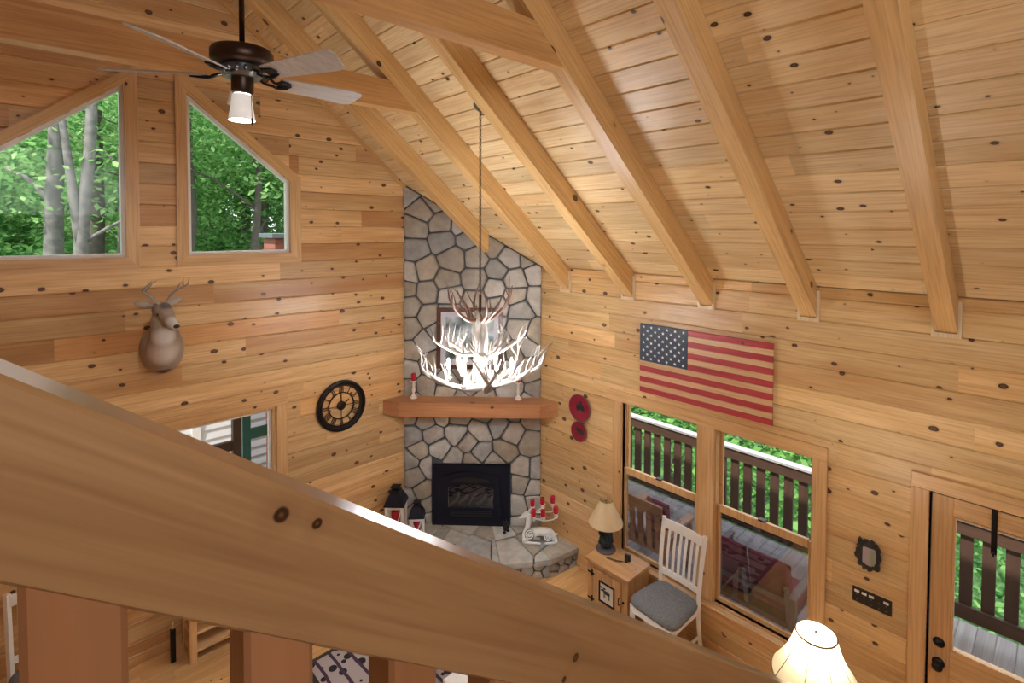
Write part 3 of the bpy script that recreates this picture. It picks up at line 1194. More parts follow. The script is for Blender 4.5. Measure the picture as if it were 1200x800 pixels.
mb = MB()
cprism(mb, arch(0.50, 1.17, 0.40, 0.75, 0.06), 0.02, 0.026)
mb.build('firebox', M['dark'], f)
mb = MB()
for i in range(7):
    zz = 0.762 + i * 0.006
mb.prism([chim(p[0], p[1], 0.066) for p in [(0.60, 0.775), (1.07, 0.775), (1.03, 0.815), (0.835, 0.84), (0.64, 0.815)]], ND * 0.006)
mb.build('upper_louver', M['blackp'], f)
mb = MB()
for i in range(3):
    cprism(mb, [(0.58, 0.352 + i * 0.026), (1.09, 0.352 + i * 0.026), (1.09, 0.366 + i * 0.026), (0.58, 0.366 + i * 0.026)], 0.066, 0.072)
mb.build('lower_louver', M['blackp'], f)
M['ember'] = plain('charred_log', (0.12, 0.09, 0.07), 0.9, noise=0.7, nscale=25)
rl = random.Random(4)
for i in range(5):
    sx = 0.60 + 0.11 * i
    MB().tube([chim(sx - 0.03, 0.475 + 0.02 * (i % 2), 0.04), chim(sx + 0.05, 0.53 + 0.03 * (i % 3), 0.038), chim(sx + 0.09, 0.60 + 0.025 * ((i + 1) % 2), 0.04)], [0.016, 0.019, 0.013], 8).build('log', M['ember'], f, True)
mb = MB()
cprism(mb, arch(0.55, 1.12, 0.45, 0.70, 0.057), 0.058, 0.061)
mb.build('glass', M['glass_low'], f)

# mantel shelf
mt = MB()
zm0, zm1 = 1.665, 1.835
pts = [(3.10, 5.62), (3.19, 5.41), (4.38, 4.22), (4.60, 4.14), (4.60, 4.43), (3.41, 5.62)]
mt.prism([(x, y, zm0) for x, y in pts], (0, 0, zm1 - zm0))
tag(mt.build('mantel_shelf', M['mantel']), 'thick reddish timber mantel across the stone chimney', 'mantel')

# ------------------------------------------------------------------ stair rail in the foreground
rl_t = thing('stair_railing', 'chunky pine stair railing sloping down across the foreground', 'railing', (2.65, 0.637, 0))
rk = 0.755
zt = lambda x: 3.764 - rk * x
RX0, RX1 = -0.75, 2.62
mb = MB()
e = 0.006
sec = [(0.6 + e, 0.0), (0.675 - e, 0.0), (0.675, -e), (0.675, -0.18 + e), (0.675 - e, -0.18), (0.6 + e, -0.18), (0.6, -0.18 + e), (0.6, -e)]
a = mb.loop([(RX0, y, zt(RX0) + z) for y, z in sec])
b = mb.loop([(RX1, y, zt(RX1) + z) for y, z in sec])
mb.bridge(a, b)
mb.face(a[::-1])
mb.face(b)
mb.build('handrail', M['rail'], rl_t)
mb = MB()
a = mb.loop([(RX0, y, zt(RX0) - 0.80 + z * 0.6) for y, z in sec])
b = mb.loop([(RX1, y, zt(RX1) - 0.80 + z * 0.6) for y, z in sec])
mb.bridge(a, b)
mb.face(a[::-1])
mb.face(b)
mb.build('bottom_rail', M['rail'], rl_t)
for k in range(-4, 15):
    x = -0.013 + 0.178 * k
    if x + 0.08 > RX1 - 0.02:
        break
    mb = MB()
    y0_, y1_ = 0.604, 0.672
    q = [(x, zt(x) - 0.176), (x + 0.076, zt(x + 0.076) - 0.176), (x + 0.076, zt(x + 0.076) - 0.81), (x, zt(x) - 0.81)]
    mb.prism([(p[0], y0_, p[1]) for p in q], (0, y1_ - y0_, 0))
    bmesh.ops.bevel(mb.bm, geom=[ed for ed in mb.bm.edges if abs((ed.verts[0].co - ed.verts[1].co).normalized().z) > 0.99], offset=0.006, segments=1, affect='EDGES')
    mb.build('baluster', M['post'], rl_t)
for x in (RX1 + 0.045, RX0 - 0.045):
    mb = MB()
    mb.box(x - 0.05, x + 0.05, 0.588, 0.688, 0.0, zt(x) + 0.06, 0.008)
    mb.build('newel_post', M['post'], rl_t)

# ------------------------------------------------------------------ ceiling fan
FX, FY, FZ = 0.855, 3.05, 4.705
fan = thing('ceiling_fan', 'dark bronze ceiling fan with five pale blades and one lit shade', 'fan', (FX, FY, ZR))
MB().lathe([(0.0, ZR - 0.05), (0.038, ZR - 0.05), (0.036, ZR - 0.15), (0.02, ZR - 0.21), (0.0, ZR - 0.21)], (FX, FY, 0), 24).build('canopy', M['bronze'], fan, 'auto')
MB().lathe([(0.014, FZ + 0.15), (0.014, ZR - 0.16)], (FX, FY, 0), 12).build('downrod', M['bronze'], fan, True)
MB().lathe([(0, 0.06), (0.10, 0.06), (0.145, 0.075), (0.155, 0.09), (0.155, 0.135), (0.145, 0.15), (0.09, 0.158), (0.03, 0.17), (0, 0.17)], (FX, FY, FZ), 36).build('motor_housing', M['bronze'], fan, 'auto')
mb = MB()
mb.lathe([(0, 0.0), (0.085, 0.0), (0.10, 0.02), (0.095, 0.06), (0, 0.06)], (FX, FY, FZ), 30)
for k in range(15):
    a = 2 * PI * k / 15
    mb.ball((FX + 0.1 * math.cos(a), FY + 0.1 * math.sin(a), FZ + 0.035), 0.012, 6, (1, 1, 1.6), 4)
mb.build('vent_ring', M['pewter'], fan, 'auto')
MB().lathe([(0, -0.085), (0.045, -0.085), (0.055, -0.07), (0.055, 0.0), (0, 0.0)], (FX, FY, FZ), 24).build('switch_housing', M['bronze'], fan, 'auto')
M['blade'] = wood('fan_blade', (0.62, 0.60, 0.58), (0.52, 0.50, 0.49), (0.28, 0.25, 0.24), 'X', tone=0.0, knots=0, rough=0.3)
for k in range(5):
    a = math.radians(4 + 72 * k)
    rot = Matrix.Translation((FX, FY, FZ + 0.012)) @ Matrix.Rotation(a, 4, 'Z')
    tilt = Matrix.Rotation(math.radians(-19), 4, 'X')
    pr = [(0.19, -0.052), (0.24, -0.058), (0.62, -0.078), (0.675, -0.07), (0.69, -0.04), (0.66, 0.062), (0.62, 0.076), (0.24, 0.058), (0.19, 0.05)]
    mb = MB()
    mb.prism([rot @ tilt @ Vector((x, y, -0.004)) for x, y in pr], (rot.to_3x3() @ tilt.to_3x3()) @ Vector((0, 0, 0.007)))
    bl = mb.build('blade', M['blade'], fan)
    mb = MB()
    for sy in (-1, 1):
        pth = smooth_path([(0.09, 0.012 * sy, 0.012), (0.13, 0.03 * sy, 0.0), (0.165, 0.016 * sy, -0.014), (0.20, 0.034 * sy, -0.012), (0.25, 0.02 * sy, -0.009)], 4)
        mb.tube([rot @ tilt @ p for p in pth], 0.008, 6)
    mb.prism([rot @ tilt @ Vector((x, y, -0.011)) for x, y in ((0.19, -0.04), (0.25, -0.02), (0.265, 0), (0.25, 0.02), (0.19, 0.04))], (0, 0, 0.006))
    mb.build('blade_iron', M['black'], bl, True)
M['fanshade'] = plain('opal_glass', (0.85, 0.85, 0.83), 0.3, emit=(1.0, 0.96, 0.9), estr=0.2)
MB().lathe([(0.045, -0.088), (0.048, -0.10), (0.056, -0.16), (0.066, -0.225), (0.063, -0.225), (0.053, -0.155), (0.042, -0.098)], (FX - 0.005, FY, FZ), 24, close=False).build('lamp_shade', M['fanshade'], fan, True)
mb = MB()
mb.tube([(FX + 0.02, FY - 0.06, FZ - 0.06), (FX + 0.022, FY - 0.07, FZ - 0.10), (FX + 0.022, FY - 0.082, FZ - 0.22)], 0.0018, 5)
mb.tube([(FX + 0.022, FY - 0.082, FZ - 0.22), (FX + 0.022, FY - 0.082, FZ - 0.235), (FX + 0.022, FY - 0.082, FZ - 0.255)], [0.004, 0.009, 0.004], 8)
mb.build('pull_chain', M['bronze'], fan, True)
lamp('fan_lamp', 'POINT', (FX - 0.005, FY, FZ - 0.19), 30, (1.0, 0.97, 0.93), 0.04)

# ------------------------------------------------------------------ antler chandelier
CX, CY = 2.82, 3.433
CZT = ceil_z(CX)
ch = thing('antler_chandelier', 'white and brown antler chandelier hanging by a chain before the chimney', 'chandelier', (CX, CY, CZT))
nrm = Vector((-sn, 0, -cs))
mb = MB()
mb.lathe([(0, 0), (0.062, 0.0), (0.062, 0.012), (0.045, 0.025), (0.02, 0.03), (0.0, 0.032)], (CX, CY, CZT), 24, nrm)
mb.build('canopy', M['pewter'], ch, 'auto')
# chain links
mb = MB()
zz = CZT - 0.03
i = 0
while zz > 3.33:
    pts = []
    for k in range(11):
        a = 2 * PI * k / 10
        x, z = 0.009 * math.cos(a), 0.026 * math.sin(a)
        pts.append((CX + (x if i % 2 else 0), CY + (0 if i % 2 else x), zz - 0.022 + z))
    mb.tube(pts, 0.003, 5, cap=False)
    zz -= 0.042
    i += 1
mb.build('chain', M['bronze'], ch, True)


def antler(mb, base, ang, rise, reach, curl, tines, r0, rng, tl=0.16):
    """one shed antler: base point, heading angle, main beam and tines"""
    c, s = math.cos(ang), math.sin(ang)
    rad = Vector((c, s, 0))
    tan = Vector((-s, c, 0))
    b = Vector(base)
    pts = [b, b + rad * reach * 0.3 + tan * curl * 0.35 + Vector((0, 0, rise * 0.02 - 0.02)), b + rad * reach * 0.68 + tan * curl * 0.9 + Vector((0, 0, rise * 0.25)),
           b + rad * reach * 0.92 + tan * curl * 0.8 + Vector((0, 0, rise * 0.62)), b + rad * reach + tan * curl * 0.4 + Vector((0, 0, rise))]
    sp = smooth_path(pts, 6)
    n = len(sp)
    mb.tube(sp, [r0 * (1.12 - 0.85 * (k / (n - 1)) ** 1.3) for k in range(n)], 8)
    for j in range(tines):
        f = 0.28 + 0.55 * j / max(1, tines - 1) if tines > 1 else 0.4
        k = int(f * (n - 1))
        p = sp[k]
        L = tl * rng.uniform(0.75, 1.2)
        d1 = (rad * rng.uniform(-0.25, 0.45) + tan * rng.uniform(-0.6, 0.6) + Vector((0, 0, 1))).normalized()
        d2 = (d1 + rad * 0.25 * (1 if rise > 0 else 1) + tan * rng.uniform(-0.5, 0.5)).normalized()
        q = smooth_path([p, p + d1 * L * 0.5, p + d1 * L * 0.6 + d2 * L * 0.5], 4)
        m_ = len(q)
        r = r0 * (1.05 - 0.7 * f)
        mb.tube(q, [r * 0.85 * (1 - 0.85 * i2 / (m_ - 1)) for i2 in range(m_)], 7)


ra = random.Random(11)
for k in range(9):
    a = 2 * PI * k / 9 + 0.2
    mb = MB()
    antler(mb, (CX + 0.07 * math.cos(a + 2.2), CY + 0.07 * math.sin(a + 2.2), 2.56 + 0.02 * (k % 2)), a, 0.30 + 0.06 * ra.random(), 0.53 + 0.06 * ra.random(), 0.16 * (1 if k % 2 else -1), 5, 0.024, ra, 0.19)
    mb.build('antler', M['antler'], ch, True)
for k in range(6):
    a = 2 * PI * k / 6 + 0.5
    mb = MB()
    antler(mb, (CX + 0.03 * math.cos(a), CY + 0.03 * math.sin(a), 2.84), a, 0.13 + 0.12 * ra.random(), 0.35 + 0.06 * ra.random(), 0.09 * (1 if k % 2 else -1), 4, 0.020, ra, 0.16)
    mb.build('antler', M['antler'], ch, True)
for k in range(8):
    a = 2 * PI * k / 8 + 0.1
    mb = MB()
    antler(mb, (CX + 0.015 * math.cos(a), CY + 0.015 * math.sin(a), 3.14), a, 0.19 + 0.10 * ra.random(), 0.24 + 0.09 * ra.random(), 0.06 * (1 if k % 2 else -1), 3, 0.015, ra, 0.14)
    mb.build('antler', M['antlerbrown'], ch, True)
mb = MB()
for k in range(5):
    a = 2 * PI * k / 5
    pts = [(CX + 0.05 * math.cos(a), CY + 0.05 * math.sin(a), 2.56), (CX + 0.035 * math.cos(a + 0.5), CY + 0.035 * math.sin(a + 0.5), 2.8), (CX + 0.045 * math.cos(a + 1.0), CY + 0.045 * math.sin(a + 1.0), 3.0), (CX + 0.02 * math.cos(a + 1.3), CY + 0.02 * math.sin(a + 1.3), 3.2)]
    mb.tube(smooth_path(pts, 5), 0.026, 8)
mb.build('stem', M['antler'], ch, True)
MB().tube([(CX, CY, 3.16), (CX, CY, 3.34)], 0.012, 8).build('stem_rod', M['bronze'], ch, True)
for k in range(6):
    a = 2 * PI * k / 6 + 0.35
    x, y = CX + 0.27 * math.cos(a), CY + 0.27 * math.sin(a)
    z0_ = 2.63
    cp = MB().lathe([(0, z0_ - 0.03), (0.02, z0_ - 0.02), (0.03, z0_), (0.012, z0_), (0.012, z0_ + 0.075), (0, z0_ + 0.075)], (x, y, 0), 12).build('candle_socket', M['antler'], ch, 'auto')
    MB().lathe([(0, z0_ + 0.078), (0.011, z0_ + 0.083), (0.0175, z0_ + 0.105), (0.0165, z0_ + 0.125), (0.007, z0_ + 0.155), (0, z0_ + 0.17)], (x, y, 0), 12).build('bulb', M['bulb'], cp, True)
    lamp('chandelier_lamp', 'POINT', (x, y, z0_ + 0.115), CHAND_W, (0.96, 0.97, 1.0), 0.022)

# ------------------------------------------------------------------ mounted deer head
def mat_deer():
    m, nt, b = newmat('deer_hide')
    N, Lk = nt.nodes, nt.links
    tc = N.new('ShaderNodeTexCoord')
    n = N.new('ShaderNodeTexNoise')
    n.inputs['Scale'].default_value = 40
    n.inputs['Detail'].default_value = 5
    Lk.new(tc.outputs['Object'], n.inputs['Vector'])
    col = None
    def mix(f, a, c):
        x = N.new('ShaderNodeMix')
        x.data_type = 'RGBA'
        for s, v in (('Factor', f), ('A', a), ('B', c)):
            if isinstance(v, tuple):
                x.inputs[s].default_value = (*v, 1)
            else:
                Lk.new(v, x.inputs[s])
        return x.outputs['Result']
    col = mix(n.outputs['Fac'], (0.26, 0.185, 0.135), (0.46, 0.37, 0.29))
    def patch(c, r, color, soft=0.6):
        nonlocal col
        d = N.new('ShaderNodeVectorMath')
        d.operation = 'DISTANCE'
        d.inputs[1].default_value = c
        Lk.new(tc.outputs['Object'], d.inputs[0])
        mr = N.new('ShaderNodeMapRange')
        mr.inputs['From Min'].default_value = r
        mr.inputs['From Max'].default_value = r * soft
        Lk.new(d.outputs['Value'], mr.inputs['Value'])
        col = mix(mr.outputs['Result'], col, color)
    D0 = Vector((0.86, YG, 2.62))
    for c, r, cc in (((0.825, 5.25, 2.98), 0.10, (0.62, 0.58, 0.54)), ((0.83, 5.31, 2.84), 0.13, (0.60, 0.53, 0.46)), ((0.85, 5.40, 2.60), 0.09, (0.06, 0.045, 0.04)), ((0.87, 5.085, 3.10), 0.075, (0.62, 0.60, 0.57)),
                     ((0.835, 5.20, 3.235), 0.055, (0.12, 0.10, 0.095)), ((0.82, 5.25, 3.16), 0.035, (0.3, 0.24, 0.19))):
        patch(tuple(Vector(c) - D0), r, cc)
    Lk.new(col, b.inputs['Base Color'])
    b.inputs['Roughness'].default_value = 0.85
    return m


M['deer'] = mat_deer()
dm = thing('deer_head_mount', 'mounted buck deer head with small antlers on the gable wall', 'deer head', (0.86, YG, 2.62))
mb = MB()
body = smooth_path([(0.86, 5.62, 2.84), (0.86, 5.53, 2.815), (0.85, 5.42, 2.83), (0.84, 5.34, 2.91), (0.83, 5.30, 3.02), (0.82, 5.29, 3.12), (0.82, 5.29, 3.17)], 4)
rr = [(0.165, 0.235), (0.168, 0.225), (0.15, 0.17), (0.112, 0.125), (0.09, 0.10), (0.08, 0.085), (0.06, 0.06)]
rad = []
for k in range(len(body)):
    f = k / 4
    i0 = min(int(f), len(rr) - 2)
    t = f - i0
    rad.append(tuple(rr[i0][j] * (1 - t) + rr[i0 + 1][j] * t for j in (0, 1)))
mb.tube(body, rad, 20)
hd = smooth_path([(0.805, 5.36, 3.19), (0.812, 5.30, 3.205), (0.825, 5.235, 3.20), (0.84, 5.18, 3.165), (0.858, 5.12, 3.12), (0.874, 5.07, 3.09), (0.882, 5.045, 3.082)], 4)
hr = [0.035, 0.066, 0.07, 0.058, 0.042, 0.036, 0.022]
rad = []
for k in range(len(hd)):
    f = k / 4
    i0 = min(int(f), len(hr) - 2)
    t = f - i0
    r = hr[i0] * (1 - t) + hr[i0 + 1] * t
    rad.append((r, r * 1.05))
mb.tube(hd, rad, 16)
mb.tube(smooth_path([(0.83, 5.26, 3.12), (0.85, 5.17, 3.095), (0.872, 5.085, 3.06)], 4), [0.05 - 0.0035 * k for k in range(9)], 12)
bd = mb.build('hide', M['deer'], dm, True)
md = bd.modifiers.new('fuse', 'REMESH')
md.mode = 'VOXEL'
md.voxel_size = 0.009
md.use_smooth_shade = True
ms = bd.modifiers.new('soften', 'SMOOTH')
ms.iterations = 6
ms.factor = 0.5
Fd = Vector((0.30, -0.86, -0.40)).normalized()
Sd = Vector((0.945, 0.33, 0)).normalized()
Ud = Sd.cross(Fd).normalized()
if Ud.z < 0:
    Ud = -Ud
hc = Vector((0.82, 5.25, 3.205))
for s in (-1, 1):
    p0 = hc + Sd * 0.055 * s - Fd * 0.05 + Ud * 0.02
    d = (Sd * s * 1.0 + Ud * 0.28 - Fd * 0.15).normalized()
    mb = MB()
    pts = smooth_path([p0, p0 + d * 0.05, p0 + d * 0.10, p0 + d * 0.15], 3)
    mb.tube(pts, [(0.018, 0.012), (0.026, 0.014), (0.032, 0.014), (0.036, 0.013), (0.037, 0.012), (0.035, 0.011), (0.03, 0.01), (0.022, 0.008), (0.014, 0.006), (0.004, 0.003)], 12, up=tuple(Fd))
    mb.build('ear', M['deerear'], dm, True)
    mb = MB()
    mb.ball(hc + Sd * 0.057 * s + Fd * 0.055 - Ud * 0.005, 0.014, 12)
    mb.build('eye', M['blackp'], dm, True)
    mb = MB()
    b0 = hc + Sd * 0.03 * s + Ud * 0.055 - Fd * 0.01
    sp_ = 0.62 if s > 0 else 1.0
    bm_ = smooth_path([b0, b0 + Sd * s * sp_ * 0.07 + Ud * 0.07 - Fd * 0.03, b0 + Sd * s * sp_ * 0.145 + Ud * 0.13 - Fd * 0.01, b0 + Sd * s * sp_ * 0.17 + Ud * 0.20 + Fd * 0.05, b0 + Sd * s * sp_ * 0.145 + Ud * 0.27 + Fd * 0.07], 5)
    mb.tube(bm_, [0.0135 * (1.1 - 0.85 * (k / 20)) for k in range(21)], 8)
    for k, L, dd in ((8, 0.11, Ud * 1.0 + Fd * 0.25 - Sd * s * 0.1), (12, 0.13, Ud * 0.9 + Fd * 0.3 - Sd * s * 0.45), (3, 0.035, Ud)):
        dd = dd.normalized()
        q = smooth_path([bm_[k], bm_[k] + dd * L * 0.5, bm_[k] + dd * L + Fd * 0.02], 3)
        mb.tube(q, [0.0095 * (1 - 0.8 * i / 6) for i in range(7)], 7)
    mb.build('antler', M['antlergrey'], dm, True)
mb = MB()
mb.ball((0.8845, 5.038, 3.088), 0.021, 12, (1.15, 0.7, 0.8))
mb.build('nose', M['blackp'], dm, True)
mb = MB()
mb.lathe([(0, 0), (0.15, 0), (0.155, 0.008), (0.15, 0.016), (0, 0.018)], (0.86, YG, 2.84), 28, (0, -1, 0))
bb = mb.build('backboard', M['wz'], dm, 'auto')

# ------------------------------------------------------------------ wall clock
ck = thing('wall_clock', 'round open-frame black metal clock on the gable wall', 'clock', (2.565, YG, 1.63))
cc = Vector((2.565, YG - 0.012, 1.895))


def ring(mb, c, r0, r1, d0, d1, n=48):
    prof = [(r0, d0), (r1, d0), (r1, d1), (r0, d1), (r0, d0)]
    mb.lathe(prof, c, n, (0, -1, 0), close=False)


mb = MB()
mb.lathe([(0.245, 0.0), (0.285, 0.0), (0.292, 0.012), (0.285, 0.035), (0.268, 0.04), (0.255, 0.025), (0.245, 0.02), (0.245, 0.0)], cc, 56, (0, -1, 0), close=False)
mb.build('outer_rim', M['black'], ck, 'auto')
mb = MB()
ring(mb, cc, 0.222, 0.246, 0.004, 0.014)
ring(mb, cc, 0.142, 0.155, 0.004, 0.014)
mb.build('dial_ring', M['bronze'], ck, 'auto')
NUM = ['XII', 'I', 'II', 'III', 'IIII', 'V', 'VI', 'VII', 'VIII', 'IX', 'X', 'XI']
for k, s in enumerate(NUM):
    a = PI / 2 - 2 * PI * k / 12
    u = Vector((math.cos(a), 0, math.sin(a)))
    v = Vector((math.sin(a), 0, -math.cos(a)))
    mb = MB()
    w = 0.02
    tot = sum({'I': 1, 'V': 1.5, 'X': 1.5}[c] for c in s)
    pos = -tot / 2
    for c in s:
        wd = {'I': 1, 'V': 1.5, 'X': 1.5}[c]
        x = (pos + wd / 2) * 0.017
        pos += wd
        f = lambda r, t: cc + u * r + v * t + Vector((0, -0.009, 0))
        if c == 'I':
            mb.beam(f(0.15, x), f(0.226, x), 0.007, 0.006, (0, 1, 0), 0)
        elif c == 'V':
            mb.beam(f(0.15, x), f(0.226, x - 0.009), 0.007, 0.006, (0, 1, 0), 0)
            mb.beam(f(0.15, x), f(0.226, x + 0.009), 0.005, 0.006, (0, 1, 0), 0)
        else:
            mb.beam(f(0.15, x - 0.009), f(0.226, x + 0.009), 0.007, 0.006, (0, 1, 0), 0)
            mb.beam(f(0.15, x + 0.009), f(0.226, x - 0.009), 0.005, 0.006, (0, 1, 0), 0)
    mb.build('numeral', M['bronze'], ck)
mb = MB()
for a in (0, PI / 2, PI, 1.5 * PI):
    u = Vector((math.cos(a), 0, math.sin(a)))
    mb.beam(cc + Vector((0, -0.007, 0)) + u * 0.03, cc + Vector((0, -0.007, 0)) + u * 0.146, 0.008, 0.005, (0, 1, 0), 0)
mb.build('spokes', M['bronze'], ck)
MB().lathe([(0, 0), (0.05, 0), (0.05, 0.015), (0.04, 0.022), (0, 0.024)], cc, 28, (0, -1, 0)).build('movement_hub', M['bronze'], ck, 'auto')
for L, a, w_ in ((0.105, math.radians(38), 0.012), (0.15, math.radians(-10), 0.008)):
    u = Vector((math.cos(a), 0, math.sin(a)))
    mb = MB()
    mb.beam(cc + Vector((0, -0.027, 0)) - u * 0.03, cc + Vector((0, -0.027, 0)) + u * L, w_, 0.002, (0, 1, 0), 0)
    mb.build('hand', M['black'], ck)

# ------------------------------------------------------------------ wooden flag
fl = thing('wooden_flag', 'rustic wooden United States flag with red and bare wood stripes', 'flag', (XE, 2.33, 2.245))
fy0, fy1, fz0, fz1 = 1.685, 2.985, 2.245, 2.945
M['stripe_red'] = wood('red_stained_board', (0.50, 0.06, 0.07), (0.40, 0.035, 0.045), (0.18, 0.015, 0.02), 'Y', tone=0.3, knots=0.8, red=0.3)
M['stripe_pale'] = wood('bare_board', (0.72, 0.50, 0.29), (0.62, 0.40, 0.21), (0.36, 0.18, 0.08), 'Y', tone=0.25, knots=0.8, red=0.3)
M['canton'] = plain('navy_stain', (0.03, 0.05, 0.09), 0.5, noise=0.5, nscale=25)
sh = (fz1 - fz0) / 13
cyl = 2.46
for k in range(13):
    z1_ = fz1 - k * sh
    ye = cyl if k < 7 else fy1
    MB().box(XE - 0.032, XE - 0.014, fy0, ye, z1_ - sh + 0.001, z1_ - 0.001, 0.0015).build('stripe', M['stripe_red'] if k % 2 == 0 else M['stripe_pale'], fl)
cz0 = fz1 - 7 * sh
ct = MB().box(XE - 0.034, XE - 0.014, cyl, fy1, cz0, fz1, 0.0015).build('canton', M['canton'], fl)
mb = MB()
for r in range(9):
    nc = 6 if r % 2 == 0 else 5
    for c in range(nc):
        yy = fy1 - (fy1 - cyl) * ((c + 0.5) / 6 if nc == 6 else (c + 1) / 6)
        zz = fz1 - (fz1 - cz0) * (r + 0.75) / 9.5
        pts = []
        for k in range(10):
            a = PI / 2 + 2 * PI * k / 10
            rr_ = 0.0165 if k % 2 == 0 else 0.0072
            pts.append((XE - 0.0355, yy - rr_ * math.cos(a), zz + rr_ * math.sin(a)))
        mb.prism(pts, (0.0015, 0, 0))
mb.build('stars', M['white'], ct)
for yy in (fy0 + 0.12, 2.33, fy1 - 0.12):
    MB().box(XE - 0.014, XE - 0.0005, yy - 0.03, yy + 0.03, fz0 + 0.02, fz1 - 0.02).build('batten', M['wz'], fl)

# ------------------------------------------------------------------ two red plates hung together
def plate(name, label, cy, cz, r, motif, tilt=0):
    t = thing(name, label, 'plate', (XE, cy, cz - r), 'red plates on the eave wall')
    mb = MB()
    mb.lathe([(0, 0.0), (r * 0.6, 0.0), (r * 0.98, 0.02), (r, 0.026), (r * 0.97, 0.028), (r * 0.64, 0.009), (0, 0.008)], (XE - 0.004, cy, cz), 40, (-1, 0, 0))
    mb.build('dish', M['redplate'], t, 'auto')
    mb = MB()
    mb.lathe([(r * 0.975, 0.0265), (r * 1.01, 0.026), (r * 1.0, 0.0315), (r * 0.97, 0.03)], (XE - 0.004, cy, cz), 40, (-1, 0, 0), close=False)
    mb.build('rim', M['pewter'], t, True)
    mb = MB()
    for (dy, dz, sy_, sz_) in motif:
        mb.ball((XE - 0.0145, cy + dy * r, cz + dz * r), 1.0, 10, (0.003, sy_ * r, sz_ * r), 6)
    mb.build('motif', M['carve'], t, True)
    mb = MB()
    mb.tube([(XE - 0.001, cy - r * 0.5, cz + r * 0.9), (XE - 0.03, cy - r * 0.45, cz + r * 0.93), (XE - 0.036, cy - r * 0.42, cz + r * 0.86)], 0.004, 6)
    mb.build('hanger_wire', M['bronze'], t, True)
    mb = MB()
    mb.tube([(XE - 0.001, cy + r * 0.5, cz - r * 0.9), (XE - 0.03, cy + r * 0.45, cz - r * 0.93), (XE - 0.036, cy + r * 0.42, cz - r * 0.86)], 0.004, 6)
    mb.build('hanger_wire', M['bronze'], t, True)


plate('decorative_plate', 'larger upper red plate with a dark motif on the eave wall', 3.78, 1.865, 0.155,
      [(0.0, 0.0, 0.38, 0.2), (0.22, 0.14, 0.14, 0.15), (0.0, 0.28, 0.1, 0.22), (-0.25, -0.12, 0.16, 0.16), (0.24, -0.16, 0.1, 0.14), (-0.05, 0.1, 0.2, 0.2)])
plate('decorative_plate', 'smaller lower red plate with a dark motif under the larger', 3.785, 1.59, 0.115,
      [(0.0, 0.02, 0.42, 0.18), (0.3, 0.12, 0.2, 0.16), (-0.35, -0.1, 0.15, 0.12), (0.1, -0.16, 0.08, 0.14), (-0.2, -0.18, 0.08, 0.14)])

# ------------------------------------------------------------------ switch plate and bark plaque by the door
sw = thing('switch_plate', 'wide black wall plate with white toggles beside the door', 'switch plate', (XE, 0.96, 1.06))
MB().box(XE - 0.007, XE, 0.835, 1.085, 1.06, 1.175, 0.002).build('plate', M['blackp'], sw)
for k, yy in enumerate((1.055, 1.008, 0.962, 0.87)):
    MB().box(XE - 0.013, XE - 0.006, yy - 0.016, yy + 0.016, 1.137, 1.155, 0.002).build('toggle', M['white'], sw)
for yy in (1.055, 1.008, 0.962, 0.915, 0.87):
    for zz in (1.082, 1.122):
        MB().ball((XE - 0.007, yy, zz), 0.004, 8, (0.5, 1, 1), 4).build('screw', M['pewter'], sw, True)
pq = thing('wall_thermometer', 'dark bark-framed thermometer plaque above the black switch plate', 'thermometer', (XE, 0.985, 1.34))
rb = random.Random(9)
mb = MB()
oc = []
for k in range(44):
    a = 2 * PI * k / 44
    c, s = math.cos(a), math.sin(a)
    ry = 0.078 / max(abs(c), 0.55 * abs(s) + 0.4) * 0.9
    rz = 0.118 / max(abs(s), 0.55 * abs(c) + 0.4) * 0.9
    j = rb.uniform(0.86, 1.12)
    oc.append((XE - 0.003, 0.985 + ry * c * j, 1.46 + rz * s * j))
mb.prism(oc, (-0.022, 0, 0))
for k in range(26):
    a = 2 * PI * k / 26
    mb.ball((XE - 0.025, 0.985 + 0.068 * math.cos(a) * rb.uniform(0.85, 1.1), 1.46 + 0.10 * math.sin(a) * rb.uniform(0.85, 1.1)), 0.016 * rb.uniform(0.7, 1.2), 6, (0.7, 1, 1.2), 4)
mb.build('bark_frame', M['carve'], pq)
MB().box(XE - 0.031, XE - 0.024, 0.935, 1.02, 1.385, 1.52, 0.002).build('scale_board', M['pillow'], pq)
MB().box(XE - 0.034, XE - 0.031, 0.945, 0.972, 1.395, 1.51, 0.001).build('gauge', plain('pale_green', (0.3, 0.34, 0.2), 0.6), pq)

# ------------------------------------------------------------------ things on the mantel
MZ = zm1


def candlestick(s, d, lab, candle_lab=None):
    p = chim(s, 0, d)
    t = thing('candlestick', lab, 'candlestick', (p.x, p.y, MZ), 'white candlesticks on the mantel')
    prof = [(0, 0), (0.042, 0), (0.045, 0.008), (0.036, 0.016), (0.03, 0.03), (0.014, 0.05), (0.012, 0.065), (0.02, 0.08), (0.022, 0.10), (0.013, 0.13), (0.012, 0.15), (0.018, 0.163), (0.012, 0.175), (0.014, 0.19), (0.034, 0.203), (0.038, 0.212), (0.034, 0.215), (0, 0.213)]
    MB().lathe(prof, (p.x, p.y, MZ), 20).build('stem', M['white'], t, 'auto')
    c = thing('pillar_candle', candle_lab, 'candle', (p.x, p.y, MZ + 0.213), 'red candles on the mantel')
    MB().lathe([(0, 0), (0.0275, 0), (0.0275, 0.086), (0.024, 0.09), (0.01, 0.087), (0, 0.087)], (p.x, p.y, MZ + 0.2145), 20).build('wax', M['red'], c, 'auto')
    MB().tube([(p.x, p.y, MZ + 0.30), (p.x + 0.002, p.y, MZ + 0.314)], 0.0015, 5).build('wick', M['dark'], c)


